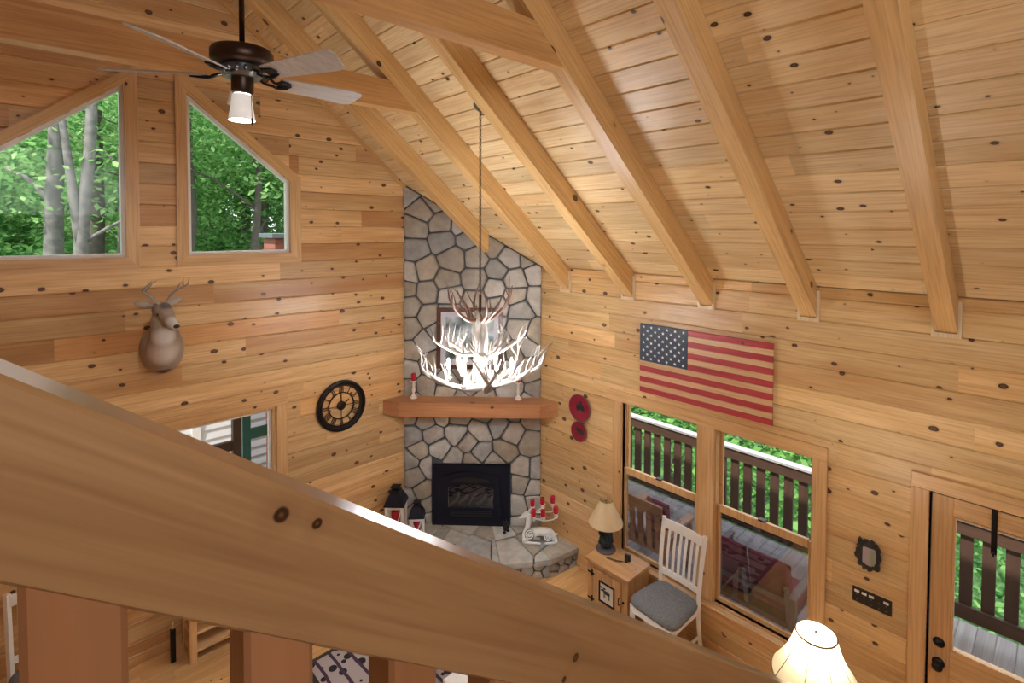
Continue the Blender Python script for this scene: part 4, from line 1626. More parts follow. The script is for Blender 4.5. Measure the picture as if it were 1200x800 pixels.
candlestick(0.14, 0.12, 'white turned candlestick on the left end of the mantel', 'red pillar candle on the left candlestick of the mantel')
candlestick(1.42, 0.12, 'white turned candlestick on the right end of the mantel', 'red pillar candle on the right candlestick, behind chandelier antlers')

pc = thing('framed_picture', 'framed picture in a dark brown wood frame on the chimney behind the chandelier', 'picture', tuple(chim(0.825, 2.2, 0.05)))
s0, s1, k0, k1 = 0.42, 1.23, 2.20, 2.94
lean = lambda s, z, d: chim(s, z, 0.055 + d + (k1 - z) * 0.045)
mb = MB()
fw = 0.05
for (a, b, c, d) in ((s0, s1, k0, k0 + fw), (s0, s1, k1 - fw, k1), (s0, s0 + fw, k0 + fw, k1 - fw), (s1 - fw, s1, k0 + fw, k1 - fw)):
    mb.prism([lean(a, c, 0), lean(b, c, 0), lean(b, d, 0), lean(a, d, 0)], ND * 0.03)
mb.build('frame', plain('walnut_frame', (0.10, 0.045, 0.03), 0.35), pc)
mb = MB()
mb.prism([lean(s0 + fw, k0 + fw, 0.006), lean(s1 - fw, k0 + fw, 0.006), lean(s1 - fw, k1 - fw, 0.006), lean(s0 + fw, k1 - fw, 0.006)], ND * 0.004)
mb.build('mat_board', plain('mat_board', (0.62, 0.63, 0.68), 0.6), pc)


def mat_scene():
    m, nt, b = newmat('winter_picture')
    N, Lk = nt.nodes, nt.links
    tc = N.new('ShaderNodeTexCoord')
    n = N.new('ShaderNodeTexNoise')
    n.inputs['Scale'].default_value = 5
    n.inputs['Detail'].default_value = 6
    Lk.new(tc.outputs['Object'], n.inputs['Vector'])
    r = N.new('ShaderNodeValToRGB')
    e = r.color_ramp.elements
    e[0].position, e[0].color = 0.36, (0.06, 0.09, 0.09, 1)
    e[1].position, e[1].color = 0.62, (0.62, 0.68, 0.72, 1)
    x = e.new(0.47)
    x.color = (0.25, 0.33, 0.36, 1)
    Lk.new(n.outputs['Fac'], r.inputs['Fac'])
    Lk.new(r.outputs['Color'], b.inputs['Base Color'])
    b.inputs['Roughness'].default_value = 0.3
    return m


mb = MB()
g = 0.11
mb.prism([lean(s0 + g, k0 + g, 0.011), lean(s1 - g, k0 + g, 0.011), lean(s1 - g, k1 - g, 0.011), lean(s0 + g, k1 - g, 0.011)], ND * 0.001)
mb.build('print', mat_scene(), pc)

# ------------------------------------------------------------------ things on the hearth
def lantern(x, y, w, h, roof, lab, clab, rot):
    t = thing('lantern', lab, 'lantern', (x, y, HZ), 'white lanterns on the hearth')
    m = Matrix.Translation((x, y, HZ)) @ Matrix.Rotation(rot, 4, 'Z')
    hw = w / 2
    mb = MB()
    mb.box(-hw, hw, -hw, hw, 0, 0.025, 0.002, m)
    mb.build('base', M['white'], t)
    for sx in (-1, 1):
        for sy in (-1, 1):
            mb = MB()
            x0_, y0_ = sx * (hw - 0.012), sy * (hw - 0.012)
            mb.box(x0_ - 0.012, x0_ + 0.012, y0_ - 0.012, y0_ + 0.012, 0.025, h, 0.001, m)
            mb.build('post', M['white'], t)
    mb = MB()
    mb.box(-hw, hw, -hw, hw, h, h + 0.012, 0.002, m)
    mb.build('top_plate', M['white'], t)
    mb = MB()
    for ax in (0, 1):
        for s in (-1, 1):
            for (a, b) in (((-hw + 0.022, h - 0.012), (0, 0.06)), ((hw - 0.022, h - 0.012), (0, 0.06)), ((-hw + 0.02, h - 0.012), (hw - 0.02, h - 0.012)), ((-hw + 0.02, 0.05), (hw - 0.02, 0.05))):
                P = [Vector((q[0], s * (hw - 0.008), q[1])) if ax == 0 else Vector((s * (hw - 0.008), q[0], q[1])) for q in (a, b)]
                mb.beam(m @ P[0], m @ P[1], 0.008, 0.014, (0, 0, 1), 0)
    mb.build('lattice', M['white'], t)
    mb = MB()
    r4 = []
    for sc, z in ((1.12, h + 0.013), (1.12, h + 0.02), (0.92, h + 0.02 + roof * 0.35), (0.55, h + 0.02 + roof * 0.85), (0.5, h + 0.02 + roof)):
        r4.append(mb.loop([m @ Vector((sx * hw * sc, sy * hw * sc, z)) for sx, sy in ((-1, -1), (1, -1), (1, 1), (-1, 1))]))
    for a, b in zip(r4, r4[1:]):
        mb.bridge(a, b)
    mb.face(r4[0][::-1])
    mb.face(r4[-1])
    mb.build('roof', M['navy'], t)
    mb = MB()
    zt_ = h + 0.02 + roof
    mb.box(-hw * 0.38, hw * 0.38, -hw * 0.38, hw * 0.38, zt_, zt_ + 0.035, 0.002, m)
    mb.box(-hw * 0.5, hw * 0.5, -hw * 0.5, hw * 0.5, zt_ + 0.035, zt_ + 0.043, 0.001, m)
    mb.build('chimney_cap', M['black'], t)
    for s in (-1, 1):
        mb = MB()
        mb.ball(m @ Vector((s * (hw - 0.02), -hw - 0.003, h * 0.62)), 0.007, 8)
        mb.build('latch', M['black'], t, True)
    c = thing('pillar_candle', clab, 'candle', (x, y, HZ + 0.026), 'red candles in the lanterns')
    MB().lathe([(0, 0), (hw * 0.48, 0), (hw * 0.48, h * 0.72), (hw * 0.42, h * 0.74), (0, h * 0.73)], (x, y, HZ + 0.026), 20).build('wax', M['red'], c, 'auto')
    MB().tube([(x, y, HZ + 0.026 + h * 0.73), (x, y, HZ + 0.045 + h * 0.73)], 0.002, 5).build('wick', M['dark'], c)


lantern(3.14, 5.39, 0.215, 0.42, 0.15, 'taller white lantern with black roof, left on the hearth', 'red candle inside the taller white lantern', math.radians(-45))
lantern(3.36, 5.28, 0.165, 0.23, 0.12, 'shorter white lantern with black roof beside the taller one', 'red candle inside the shorter white lantern', math.radians(-38))

# small black bear figurine by the insert
bf = thing('bear_figurine', 'tiny black figurine on the hearth by the insert right corner', 'figurine', (4.20, 4.62, HZ))
mb = MB()
o = Vector((4.20, 4.62, HZ))
mb.ball(o + Vector((0, 0, 0.042)), 0.042, 12, (0.85, 0.85, 1.0))
mb.ball(o + Vector((-0.008, -0.012, 0.10)), 0.028, 12)
mb.ball(o + Vector((-0.02, -0.032, 0.094)), 0.013, 8)
for s in (-1, 1):
    mb.ball(o + Vector((0.022 * s - 0.008, 0.0, 0.127)), 0.01, 8)
    mb.ball(o + Vector((0.03 * s - 0.02, -0.03, 0.016)), 0.018, 8, (1, 1.4, 0.85))
    mb.tube([o + Vector((0.036 * s, -0.005, 0.065)), o + Vector((0.03 * s - 0.01, -0.035, 0.05)), o + Vector((0.012 * s - 0.015, -0.046, 0.055))], [0.014, 0.012, 0.01], 8)
mb.build('bear', M['blackp'], bf, True)

# reclining white deer candle holder
DV = Vector((0.735, -0.678, 0)).normalized()    # along the body, nose to tail, left to right in the photo
DN = Vector((-0.678, -0.735, 0)).normalized()   # towards the room
do = Vector((4.33, 4.20, HZ))
dc = thing('deer_candelabra', 'white reclining deer candle holder with looping antlers on the hearth', 'candle holder', tuple(do))


def dp(a, z, n=0.0):
    return do + DV * a + DN * n + Vector((0, 0, z))


mb = MB()
mb.tube(smooth_path([dp(-0.13, 0.045), dp(-0.135, 0.10), dp(-0.12, 0.17), dp(-0.11, 0.24), dp(-0.115, 0.29), dp(-0.13, 0.325)], 4), [(0.05, 0.05), (0.056, 0.055), (0.056, 0.053), (0.052, 0.05), (0.046, 0.045), (0.042, 0.04), (0.037, 0.035), (0.034, 0.033), (0.033, 0.032), (0.033, 0.032), (0.035, 0.033), (0.036, 0.034), (0.037, 0.034), (0.038, 0.034), (0.038, 0.034), (0.038, 0.034), (0.038, 0.034), (0.037, 0.033), (0.036, 0.032), (0.034, 0.03), (0.03, 0.027)], 12)
mb.tube(smooth_path([dp(-0.10, 0.325), dp(-0.14, 0.325), dp(-0.18, 0.305), dp(-0.225, 0.29)], 4), [0.032, 0.036, 0.037, 0.037, 0.036, 0.034, 0.03, 0.027, 0.022, 0.018, 0.014, 0.011, 0.006], 12)
mb.tube(smooth_path([dp(-0.14, 0.10), dp(-0.06, 0.11), dp(0.03, 0.125), dp(0.10, 0.115), dp(0.16, 0.085), dp(0.185, 0.05)], 4), [0.05, 0.053, 0.054, 0.054, 0.052, 0.05, 0.048, 0.047, 0.047, 0.048, 0.05, 0.052, 0.055, 0.057, 0.057, 0.055, 0.052, 0.048, 0.042, 0.036, 0.028], 12)
for n_ in (-0.03, 0.035):
    mb.tube(smooth_path([dp(-0.14, 0.06, n_), dp(-0.165, 0.03, n_), dp(-0.10, 0.018, n_ * 1.3), dp(-0.02, 0.014, n_ * 1.5), dp(0.03, 0.012, n_ * 1.6)], 4), [0.024 - 0.0008 * k for k in range(17)], 8)
    mb.tube(smooth_path([dp(0.19, 0.05, n_), dp(0.215, 0.025, n_), dp(0.16, 0.016, n_ * 1.4), dp(0.08, 0.014, n_ * 1.6)], 4), [0.022 - 0.0008 * k for k in range(13)], 8)
mb.tube([dp(0.185, 0.07), dp(0.215, 0.09), dp(0.235, 0.105)], [0.016, 0.012, 0.004], 8)
for n_ in (-1, 1):
    mb.tube([dp(-0.115, 0.34, 0.025 * n_), dp(-0.095, 0.355, 0.05 * n_), dp(-0.08, 0.36, 0.065 * n_)], [0.008, 0.013, 0.003], 8)
mb.build('body', M['deerwhite'], dc, True)
for a0, z0_, r0, nm in ((-0.095, 0.115, 0.062, 1), (0.12, 0.085, 0.055, 1)):
    mb = MB()
    pts = []
    for k in range(40):
        t_ = k / 39
        a = -0.6 + t_ * 4.2 * PI
        r = r0 * (1 - 0.8 * t_)
        pts.append(dp(a0 + r * math.cos(a), z0_ + r * math.sin(a), 0.055))
    mb.tube(pts, [0.010 * (1 - 0.4 * k / 39) for k in range(40)], 6)
    mb.build('scroll', M['deerwhite'], dc, True)
    MB().lathe([(0, 0.036), (r0 * 1.0, 0.036), (r0 * 1.0, 0.05), (0, 0.05)], dp(a0, z0_), 24, DN).build('scroll_recess', M['slate'], dc, 'auto')
CANDLES = [(-0.055, 0.36, 0.09, 'front left'), (0.055, 0.36, 0.10, 'front middle'), (0.205, 0.385, 0.075, 'front right'), (-0.06, 0.385, -0.085, 'back left'), (0.06, 0.40, -0.10, 'back middle'), (0.18, 0.42, -0.09, 'back right')]
mb = MB()
for n_ in (-1, 1):
    mb.tube(smooth_path([dp(-0.115, 0.35, 0.015 * n_), dp(-0.05, 0.318, 0.06 * n_), dp(0.06, 0.305, 0.09 * n_), dp(0.16, 0.312, 0.085 * n_), dp(0.215, 0.345, 0.075 * n_), dp(0.205, 0.375 + (0.02 if n_ < 0 else 0), 0.075 * n_)], 5), 0.0065, 7)
    mb.tube(smooth_path([dp(-0.115, 0.35, 0.012 * n_), dp(-0.09, 0.335, 0.05 * n_), dp(-0.06, 0.345, 0.09 * n_)], 5), 0.006, 7)
    mb.tube(smooth_path([dp(-0.05, 0.318, 0.06 * n_), dp(0.02, 0.33, 0.10 * n_), dp(0.055, 0.352, 0.10 * n_)], 5), 0.006, 7)
for a, z, n_, l in CANDLES:
    mb.lathe([(0, 0), (0.02, 0), (0.031, 0.008), (0.03, 0.011), (0, 0.009)], dp(a, z - 0.011, n_), 16)
    pts = []
    for k in range(26):
        t_ = k / 25
        aa = -PI / 2 + t_ * 3 * PI
        r = 0.026 * (1 - 0.75 * t_)
        pts.append(dp(a + r * math.cos(aa), z - 0.035 + r * math.sin(aa) + 0.0, n_))
    mb.tube(pts, 0.0045, 6)
    mb.tube(smooth_path([dp(a, z - 0.010, n_), dp(a, z - 0.03, n_), dp(a + 0.0, z - 0.061, n_ * 0.97), dp(a, 0.32, n_ * 0.9)], 3), 0.0045, 6)
mb.build('antler_scroll', M['deerwhite'], dc, True)
for a, z, n_, l in CANDLES:
    p = dp(a, z, n_)
    c = thing('votive_candle', 'red candle on the white deer holder, %s of its six' % l, 'candle', tuple(p), 'red candles on the deer holder')
    MB().lathe([(0, 0), (0.027, 0), (0.0275, 0.072), (0.024, 0.077), (0.008, 0.073), (0, 0.073)], tuple(p + Vector((0, 0, 0.0006))), 18).build('wax', M['red'], c, 'auto')
    MB().tube([p + Vector((0, 0, 0.07)), p + Vector((0.002, 0, 0.084))], 0.0015, 5).build('wick', M['dark'], c)

# ------------------------------------------------------------------ end table by the window
et = thing('end_table', 'small rustic pine cabinet table with a framed moose door', 'end table', (4.3, 3.05, 0))
tx0, tx1, ty0, ty1, tz = 4.11, 4.50, 2.79, 3.32, 0.56
mb = MB()
mb.box(tx0, tx1, ty0, ty1, tz - 0.028, tz, 0.004)
mb.build('top', M['table'], et)
mb = MB()
bx0, bx1, by0, by1 = tx0 + 0.025, tx1 - 0.01, ty0 + 0.02, ty1 - 0.02
mb.box(bx0 + 0.02, bx1, by0, by0 + 0.02, 0.03, tz - 0.028)
mb.box(bx0 + 0.02, bx1, by1 - 0.02, by1, 0.03, tz - 0.028)
mb.box(bx1 - 0.015, bx1, by0 + 0.02, by1 - 0.02, 0.03, tz - 0.028)
mb.box(bx0 + 0.02, bx1 - 0.015, by0 + 0.02, by1 - 0.02, 0.06, 0.078)
mb.build('carcass', M['table_z'], et)
mb = MB()
mb.box(bx0, bx0 + 0.02, by0, by0 + 0.07, 0.03, tz - 0.028, 0.002)
mb.box(bx0, bx0 + 0.02, by1 - 0.07, by1, 0.03, tz - 0.028, 0.002)
mb.box(bx0, bx0 + 0.02, by0 + 0.07, by1 - 0.07, tz - 0.075, tz - 0.028, 0.002)
mb.box(bx0, bx0 + 0.02, by0 + 0.07, by1 - 0.07, 0.03, 0.075, 0.002)
mb.build('face_frame', M['table_z'], et)
for sx in (bx0 + 0.025, bx1 - 0.025):
    for sy in (by0 + 0.025, by1 - 0.025):
        MB().box(sx - 0.02, sx + 0.02, sy - 0.02, sy + 0.02, 0, 0.03, 0.002).build('foot', M['table_z'], et)
dy0, dy1, dz0, dz1 = by0 + 0.075, by1 - 0.075, 0.08, tz - 0.08
mb = MB()
nb = 3
for k in range(nb):
    a = dy0 + (dy1 - dy0) * k / nb
    b = dy0 + (dy1 - dy0) * (k + 1) / nb
    mb.box(bx0 - 0.006, bx0 + 0.012, a + 0.001, b - 0.001, dz0, dz1, 0.003)
door = mb.build('door', M['table_z'], et)
cy_, cz_ = (dy0 + dy1) / 2 - 0.005, (dz0 + dz1) / 2 + 0.01
mb = MB()
rect_frame(mb, cy_ - 0.095, cy_ + 0.095, cz_ - 0.105, cz_ + 0.105, 0.016, bx0 - 0.018, bx0 - 0.006, 'x')
mb.build('picture_frame', M['black'], door)
MB().box(bx0 - 0.009, bx0 - 0.0065, cy_ - 0.08, cy_ + 0.08, cz_ - 0.09, cz_ + 0.09).build('tile', plain('cream_tile', (0.62, 0.58, 0.50), 0.5), door)
mb = MB()
xx = bx0 - 0.0105
mb.ball((xx, cy_, cz_ + 0.012), 1, 12, (0.002, 0.042, 0.02), 6)
mb.ball((xx, cy_ + 0.045, cz_ + 0.024), 1, 10, (0.002, 0.02, 0.012), 6)
mb.ball((xx, cy_ + 0.06, cz_ + 0.016), 1, 10, (0.002, 0.013, 0.008), 6)
for s in (-0.032, -0.022, 0.02, 0.032):
    mb.box(xx - 0.001, xx + 0.001, cy_ + s - 0.003, cy_ + s + 0.003, cz_ - 0.045, cz_ + 0.012)
for s in (-1, 1):
    mb.ball((xx, cy_ + 0.045 + 0.018 * s, cz_ + 0.045), 1, 8, (0.002, 0.016, 0.01), 5)
mb.build('moose_silhouette', M['blackp'], door)
for zz in (dz0 + 0.075, dz1 - 0.06):
    mb = MB()
    mb.box(bx0 - 0.010, bx0 - 0.006, dy1 - 0.02, by1 - 0.012, zz - 0.009, zz + 0.009, 0.001)
    mb.box(bx0 - 0.010, bx0 - 0.001, dy1 + 0.004, dy1 + 0.02, zz - 0.03, zz + 0.03, 0.001)
    mb.build('hinge', M['black'], door)
mb = MB()
pts = [(bx0 - 0.009, dy0 + 0.012, cz_ + 0.05), (bx0 - 0.03, dy0 + 0.012, cz_ + 0.045), (bx0 - 0.03, dy0 + 0.012, cz_ - 0.015), (bx0 - 0.009, dy0 + 0.012, cz_ - 0.02)]
mb.tube(pts, 0.005, 6)
mb.ball((bx0 - 0.01, dy0 - 0.03, cz_ + 0.02), 0.012, 8)
mb.build('handle', M['black'], door, True)

# lamp on the end table
tl = thing('table_lamp', 'table lamp with cone shade and dark carved base on the cabinet', 'lamp', (4.36, 3.24, tz))
lx, ly = 4.36, 3.24
MB().lathe([(0, 0), (0.10, 0), (0.105, 0.01), (0.098, 0.022), (0.085, 0.03), (0, 0.034)], (lx, ly, tz), 28).build('base', plain('lamp_base', (0.07, 0.055, 0.05), 0.5), tl, 'auto')
mb = MB()
mb.lathe([(0, 0.03), (0.055, 0.032), (0.06, 0.07), (0.045, 0.12), (0.042, 0.2), (0.035, 0.25), (0, 0.25)], (lx, ly, tz), 14)
rr_ = random.Random(2)
for k in range(26):
    a = rr_.uniform(0, 2 * PI)
    z = rr_.uniform(0.05, 0.19)
    r = 0.062 - 0.1 * max(0, z - 0.08)
    c = Vector((lx + r * math.cos(a), ly + r * math.sin(a), tz + z))
    mb.ball(c, 0.022 * rr_.uniform(0.6, 1.2), 8, (1, 1, 1.3), 6)
mb.ball((lx - 0.045, ly - 0.03, tz + 0.13), 0.035, 10)
mb.ball((lx - 0.07, ly - 0.045, tz + 0.14), 0.018, 8)
mb.build('carved_stem', plain('blue_bronze', (0.03, 0.045, 0.055), 0.35, 0.4), tl, True)
MB().tube([(lx, ly, tz + 0.25), (lx, ly, tz + 0.52)], 0.01, 8).build('lamp_pole', M['brass'], tl, True)
M['coneshade'] = plain('parchment', (0.68, 0.52, 0.30), 0.8)
mb = MB()
n = 36
prof = [(0.175, 0.29), (0.062, 0.515)]
a_ = []
for r, z in ((0.178, 0.285), (0.176, 0.292), (0.065, 0.512), (0.062, 0.52), (0.058, 0.512), (0.17, 0.287)):
    a_.append((r, z))
mb.lathe(a_, (lx, ly, tz), n, close=False)
mb.build('shade', M['coneshade'], tl, 'auto')
mb = MB()
for k in range(14):
    a = 2 * PI * k / 14
    mb.ball((lx + 0.062 * math.cos(a), ly + 0.062 * math.sin(a), tz + 0.522), 0.006, 6, (1, 1, 1), 4)
for k in range(3):
    a = 2 * PI * k / 3
    mb.tube([(lx, ly, tz + 0.512), (lx + 0.06 * math.cos(a), ly + 0.06 * math.sin(a), tz + 0.515)], 0.002, 5)
mb.build('shade_trim', M['brass'], tl, True)

# black bookend pair and spectacles on the table
bk = thing('remote_holder', 'pair of small black blocks standing on the pine cabinet', 'holder', (4.36, 2.97, tz))
mb = MB()
mb.box(4.325, 4.355, 2.955, 2.985, tz, tz + 0.085, 0.004)
mb.box(4.355, 4.385, 2.945, 2.972, tz, tz + 0.07, 0.004)
mb.build('block', M['blackp'], bk)
wr = MB()
wr.tube(smooth_path([(4.315, 2.985, tz + 0.012), (4.28, 3.03, tz + 0.004), (4.255, 3.11, tz + 0.004), (4.245, 3.14, tz + 0.004), (4.262, 3.14, tz + 0.004), (4.285, 3.06, tz + 0.004), (4.31, 3.0, tz + 0.01)], 4), 0.003, 6)
tag(wr.build('wire_loop', M['bronze'], None, True), 'thin wire loop lying on the pine cabinet beside the black blocks', 'wire')

# ------------------------------------------------------------------ dining chairs
def make_chair(name, label):
    """chair at the origin, seat front towards -x"""
    t = thing(name, label, 'chair', (0, 0, 0), 'white dining chairs')
    sd, sw = 0.24, 0.235
    mb = MB()
    sec = []
    pl = []
    for k in range(32):
        a = 2 * PI * k / 32
        c, s = math.cos(a), math.sin(a)
        e_ = 0.35
        x = sd * math.copysign(abs(c) ** e_, c)
        y = (sw - 0.018 * (x / sd)) * math.copysign(abs(s) ** e_, s)
        pl.append((x, y))
    R = [mb.loop([(x * sc, y * sc, z) for x, y in pl]) for sc, z in ((0.97, 0.43), (1.0, 0.44), (1.02, 0.465), (0.98, 0.487), (0.85, 0.50), (0.5, 0.507))]
    for a, b in zip(R, R[1:]):
        mb.bridge(a, b)
    mb.face(R[0][::-1])
    mb.face(R[-1])
    mb.build('seat', M['grey'], t, True)
    mb = MB()
    for a, b in (((-0.22, -0.21), (-0.22, 0.21)), ((0.215, -0.195), (0.215, 0.195)), ((-0.22, -0.21), (0.215, -0.195)), ((-0.22, 0.21), (0.215, 0.195))):
        mb.beam((a[0], a[1], 0.40), (b[0], b[1], 0.40), 0.02, 0.06, (0, 0, 1), 0.002)
    mb.build('seat_rail', M['white'], t)
    for s in (-1, 1):
        mb = MB()
        mb.tube([(-0.215, 0.205 * s, 0.43), (-0.215, 0.205 * s, 0.36), (-0.215, 0.205 * s, 0.0)], [0.03, 0.03, 0.02], 4)
        mb.build('leg', M['white'], t)
        mb = MB()
        pts = smooth_path([(0.27, 0.205 * s, 0.0), (0.225, 0.205 * s, 0.25), (0.215, 0.205 * s, 0.45), (0.235, 0.212 * s, 0.75), (0.295, 0.22 * s, 1.08)], 5)
        mb.tube(pts, [(0.023, 0.026)] * len(pts), 4)
        mb.build('leg', M['white'], t)
    mb = MB()
    for s in (-1, 1):
        mb.beam((-0.215, 0.205 * s, 0.16), (0.24, 0.205 * s, 0.16), 0.018, 0.028)
    mb.beam((0.0, -0.205, 0.16), (0.0, 0.205, 0.16), 0.018, 0.024)
    mb.build('stretcher', M['white'], t)
    pts0 = [(0.276 + 0.018 * (1 - (k / 5 - 1) ** 2), -0.205 + 0.041 * k, 0) for k in range(11)]
    for z0_, z1_, x_ in ((0.985, 1.07, 0.0), (0.56, 0.61, -0.055)):
        mb = MB()
        a = [mb.loop([(p[0] + x_ + dx, p[1], z) for p in pts0]) for dx, z in ((-0.011, z0_), (-0.004, z1_), (0.012, z1_), (0.006, z0_))]
        for i in range(4):
            A, B = a[i], a[(i + 1) % 4]
            for k in range(10):
                mb.face([A[k], A[k + 1], B[k + 1], B[k]])
        mb.face([r[0] for r in a])
        mb.face([r[-1] for r in a])
        mb.build('back_rail', M['white'], t)
    for k in range(6):
        y = -0.15 + 0.06 * k
        c_ = 0.018 * (1 - (y / 0.205) ** 2)
        mb = MB()
        mb.tube([(0.222 + c_, y * 0.97, 0.60), (0.24 + c_, y * 0.98, 0.78), (0.281 + c_, y, 0.995)], [(0.015, 0.006)] * 3, 8, up=(1, 0, 0))
        mb.build('slat', M['white'], t)
    return t


chair = make_chair('dining_chair', 'white slat-back chair with grey padded seat by the window')
ch2 = copy_thing(chair)
ch2['label'] = 'white chair partly hidden behind the railing, bottom left corner'
chair.location = (4.235, 2.47, 0)
chair.rotation_euler = (0, 0, math.radians(-4))

# ------------------------------------------------------------------ floor lamp bottom right
fx, fy = 3.34, 0.965
fz0_ = 1.27
flamp = thing('floor_lamp', 'lit floor lamp with cream bell shade near the door', 'lamp', (fx, fy, 0))
MB().lathe([(0, 0), (0.14, 0), (0.145, 0.012), (0.12, 0.025), (0.03, 0.045), (0, 0.05)], (fx, fy, 0), 28).build('base', M['bronze'], flamp, 'auto')
MB().lathe([(0.012, 0.04), (0.014, 0.6), (0.022, 0.62), (0.012, 0.64), (0.011, 1.42)], (fx, fy, 0), 12).build('pole', M['bronze'], flamp, 'auto')
mb = MB()
prof = [(0.232, 0.0), (0.222, 0.02), (0.185, 0.075), (0.155, 0.125), (0.132, 0.18), (0.116, 0.23), (0.106, 0.265)]
N8 = 48
rings = []
for r, z in prof:
    rings.append(mb.loop([(fx + r * (1 - 0.012 * abs(math.sin(4 * 2 * PI * k / N8))) * math.cos(2 * PI * k / N8), fy + r * (1 - 0.012 * abs(math.sin(4 * 2 * PI * k / N8))) * math.sin(2 * PI * k / N8), fz0_ + z) for k in range(N8)]))
for a, b in zip(rings, rings[1:]):
    mb.bridge(a, b)
M['bell'] = mat_shade = bpy.data.materials.new('cream_fabric')
mat_shade.use_nodes = True
nt = mat_shade.node_tree
nt.nodes.remove(nt.nodes['Principled BSDF'])
d_ = nt.nodes.new('ShaderNodeBsdfDiffuse')
t_ = nt.nodes.new('ShaderNodeBsdfTranslucent')
mx_ = nt.nodes.new('ShaderNodeMixShader')
for q in (d_, t_):
    q.inputs['Color'].default_value = (0.55, 0.46, 0.31, 1)
mx_.inputs['Fac'].default_value = 0.2
nt.links.new(d_.outputs[0], mx_.inputs[1])
nt.links.new(t_.outputs[0], mx_.inputs[2])
nt.links.new(mx_.outputs[0], nt.nodes['Material Output'].inputs['Surface'])
shade = mb.build('shade', M['bell'], flamp, True)
mb = MB()
for k in range(8):
    a = 2 * PI * k / 8
    mb.tube([(fx + (r + 0.001) * math.cos(a), fy + (r + 0.001) * math.sin(a), fz0_ + z) for r, z in prof], 0.0022, 5)
for (r, z) in (prof[0], prof[-1]):
    mb.tube([(fx + r * math.cos(2 * PI * k / 40), fy + r * math.sin(2 * PI * k / 40), fz0_ + z) for k in range(41)], 0.005, 6, cap=False)
mb.build('ribs', plain('shade_trim', (0.22, 0.15, 0.08), 0.7), shade, True)
mb = MB()
for k in range(3):
    a = 2 * PI * k / 3
    mb.tube([(fx, fy, fz0_ + 0.25), (fx + 0.105 * math.cos(a), fy + 0.105 * math.sin(a), fz0_ + 0.262)], 0.002, 5)
mb.lathe([(0, 0.24), (0.008, 0.245), (0.008, 0.262), (0.013, 0.27), (0.008, 0.283), (0, 0.287)], (fx, fy, fz0_), 12)
mb.tube([(fx, fy, fz0_ + 0.18), (fx, fy, fz0_ + 0.25)], 0.003, 6)
mb.build('finial', M['pewter'], flamp, True)
MB().ball((fx, fy, fz0_ + 0.14), 0.033, 12).build('bulb', plain('lamp_bulb', (1, 1, 1), 0.3, emit=(1.0, 0.9, 0.75), estr=3), flamp, True)
lamp('floor_lamp_light', 'POINT', (fx, fy, fz0_ + 0.21), 26, (1.0, 0.93, 0.82), 0.03)

# ------------------------------------------------------------------ low furniture seen between the balusters
ch2.location = (0.045, 5.225, 0)
ch2.rotation_euler = (0, 0, math.radians(90))
bs = thing('bookcase', 'low timber shelf unit seen between two balusters, bottom left', 'shelf', (1.25, 5.45, 0))
bx0, bx1, by0, by1, bz = 0.985, 1.85, 5.27, 5.58, 0.66
for x in (bx0, bx1 - 0.06):
    for y in (by0, by1 - 0.06):
        MB().box(x, x + 0.06, y, y + 0.06, 0, bz, 0.004).build('post', M['wz'], bs)
for z in (0.08, 0.24, 0.40, bz - 0.025):
    MB().box(bx0 + 0.005, bx1 - 0.005, by0 + 0.005, by1 - 0.005, z, z + 0.022, 0.003).build('shelf', M['wx'], bs)
MB().box(bx0 + 0.06, bx1 - 0.06, by1 - 0.02, by1 - 0.005, 0.1, bz - 0.03).build('back_panel', M['dark'], bs)
tc_ = thing('candle_stand', 'black iron stand with a candle flame tip by the timber shelf', 'candle stand', (0.885, 5.42, 0))
MB().box(0.865, 0.905, 5.40, 5.44, 0.0, 0.30, 0.004).build('stand', M['black'], tc_)
MB().lathe([(0, 0.30), (0.012, 0.305), (0.016, 0.325), (0.009, 0.35), (0, 0.37)], (0.885, 5.42, 0), 12).build('flame_tip', plain('amber_glass', (0.6, 0.42, 0.2), 0.3), tc_, True)


ctb = thing('coffee_table', 'white painted table corner seen low between two balusters', 'table', (2.6, 2.82, 0.013))
MB().box(2.26, 2.95, 2.44, 3.2, 0.42, 0.455, 0.004).build('top', M['white'], ctb)
MB().box(2.32, 2.89, 2.50, 3.14, 0.34, 0.42, 0.003).build('apron', M['white'], ctb)
for x in (2.34, 2.87):
    for y in (2.52, 3.12):
        MB().box(x - 0.03, x + 0.03, y - 0.03, y + 0.03, 0.0125, 0.35, 0.004).build('leg', M['white'], ctb)


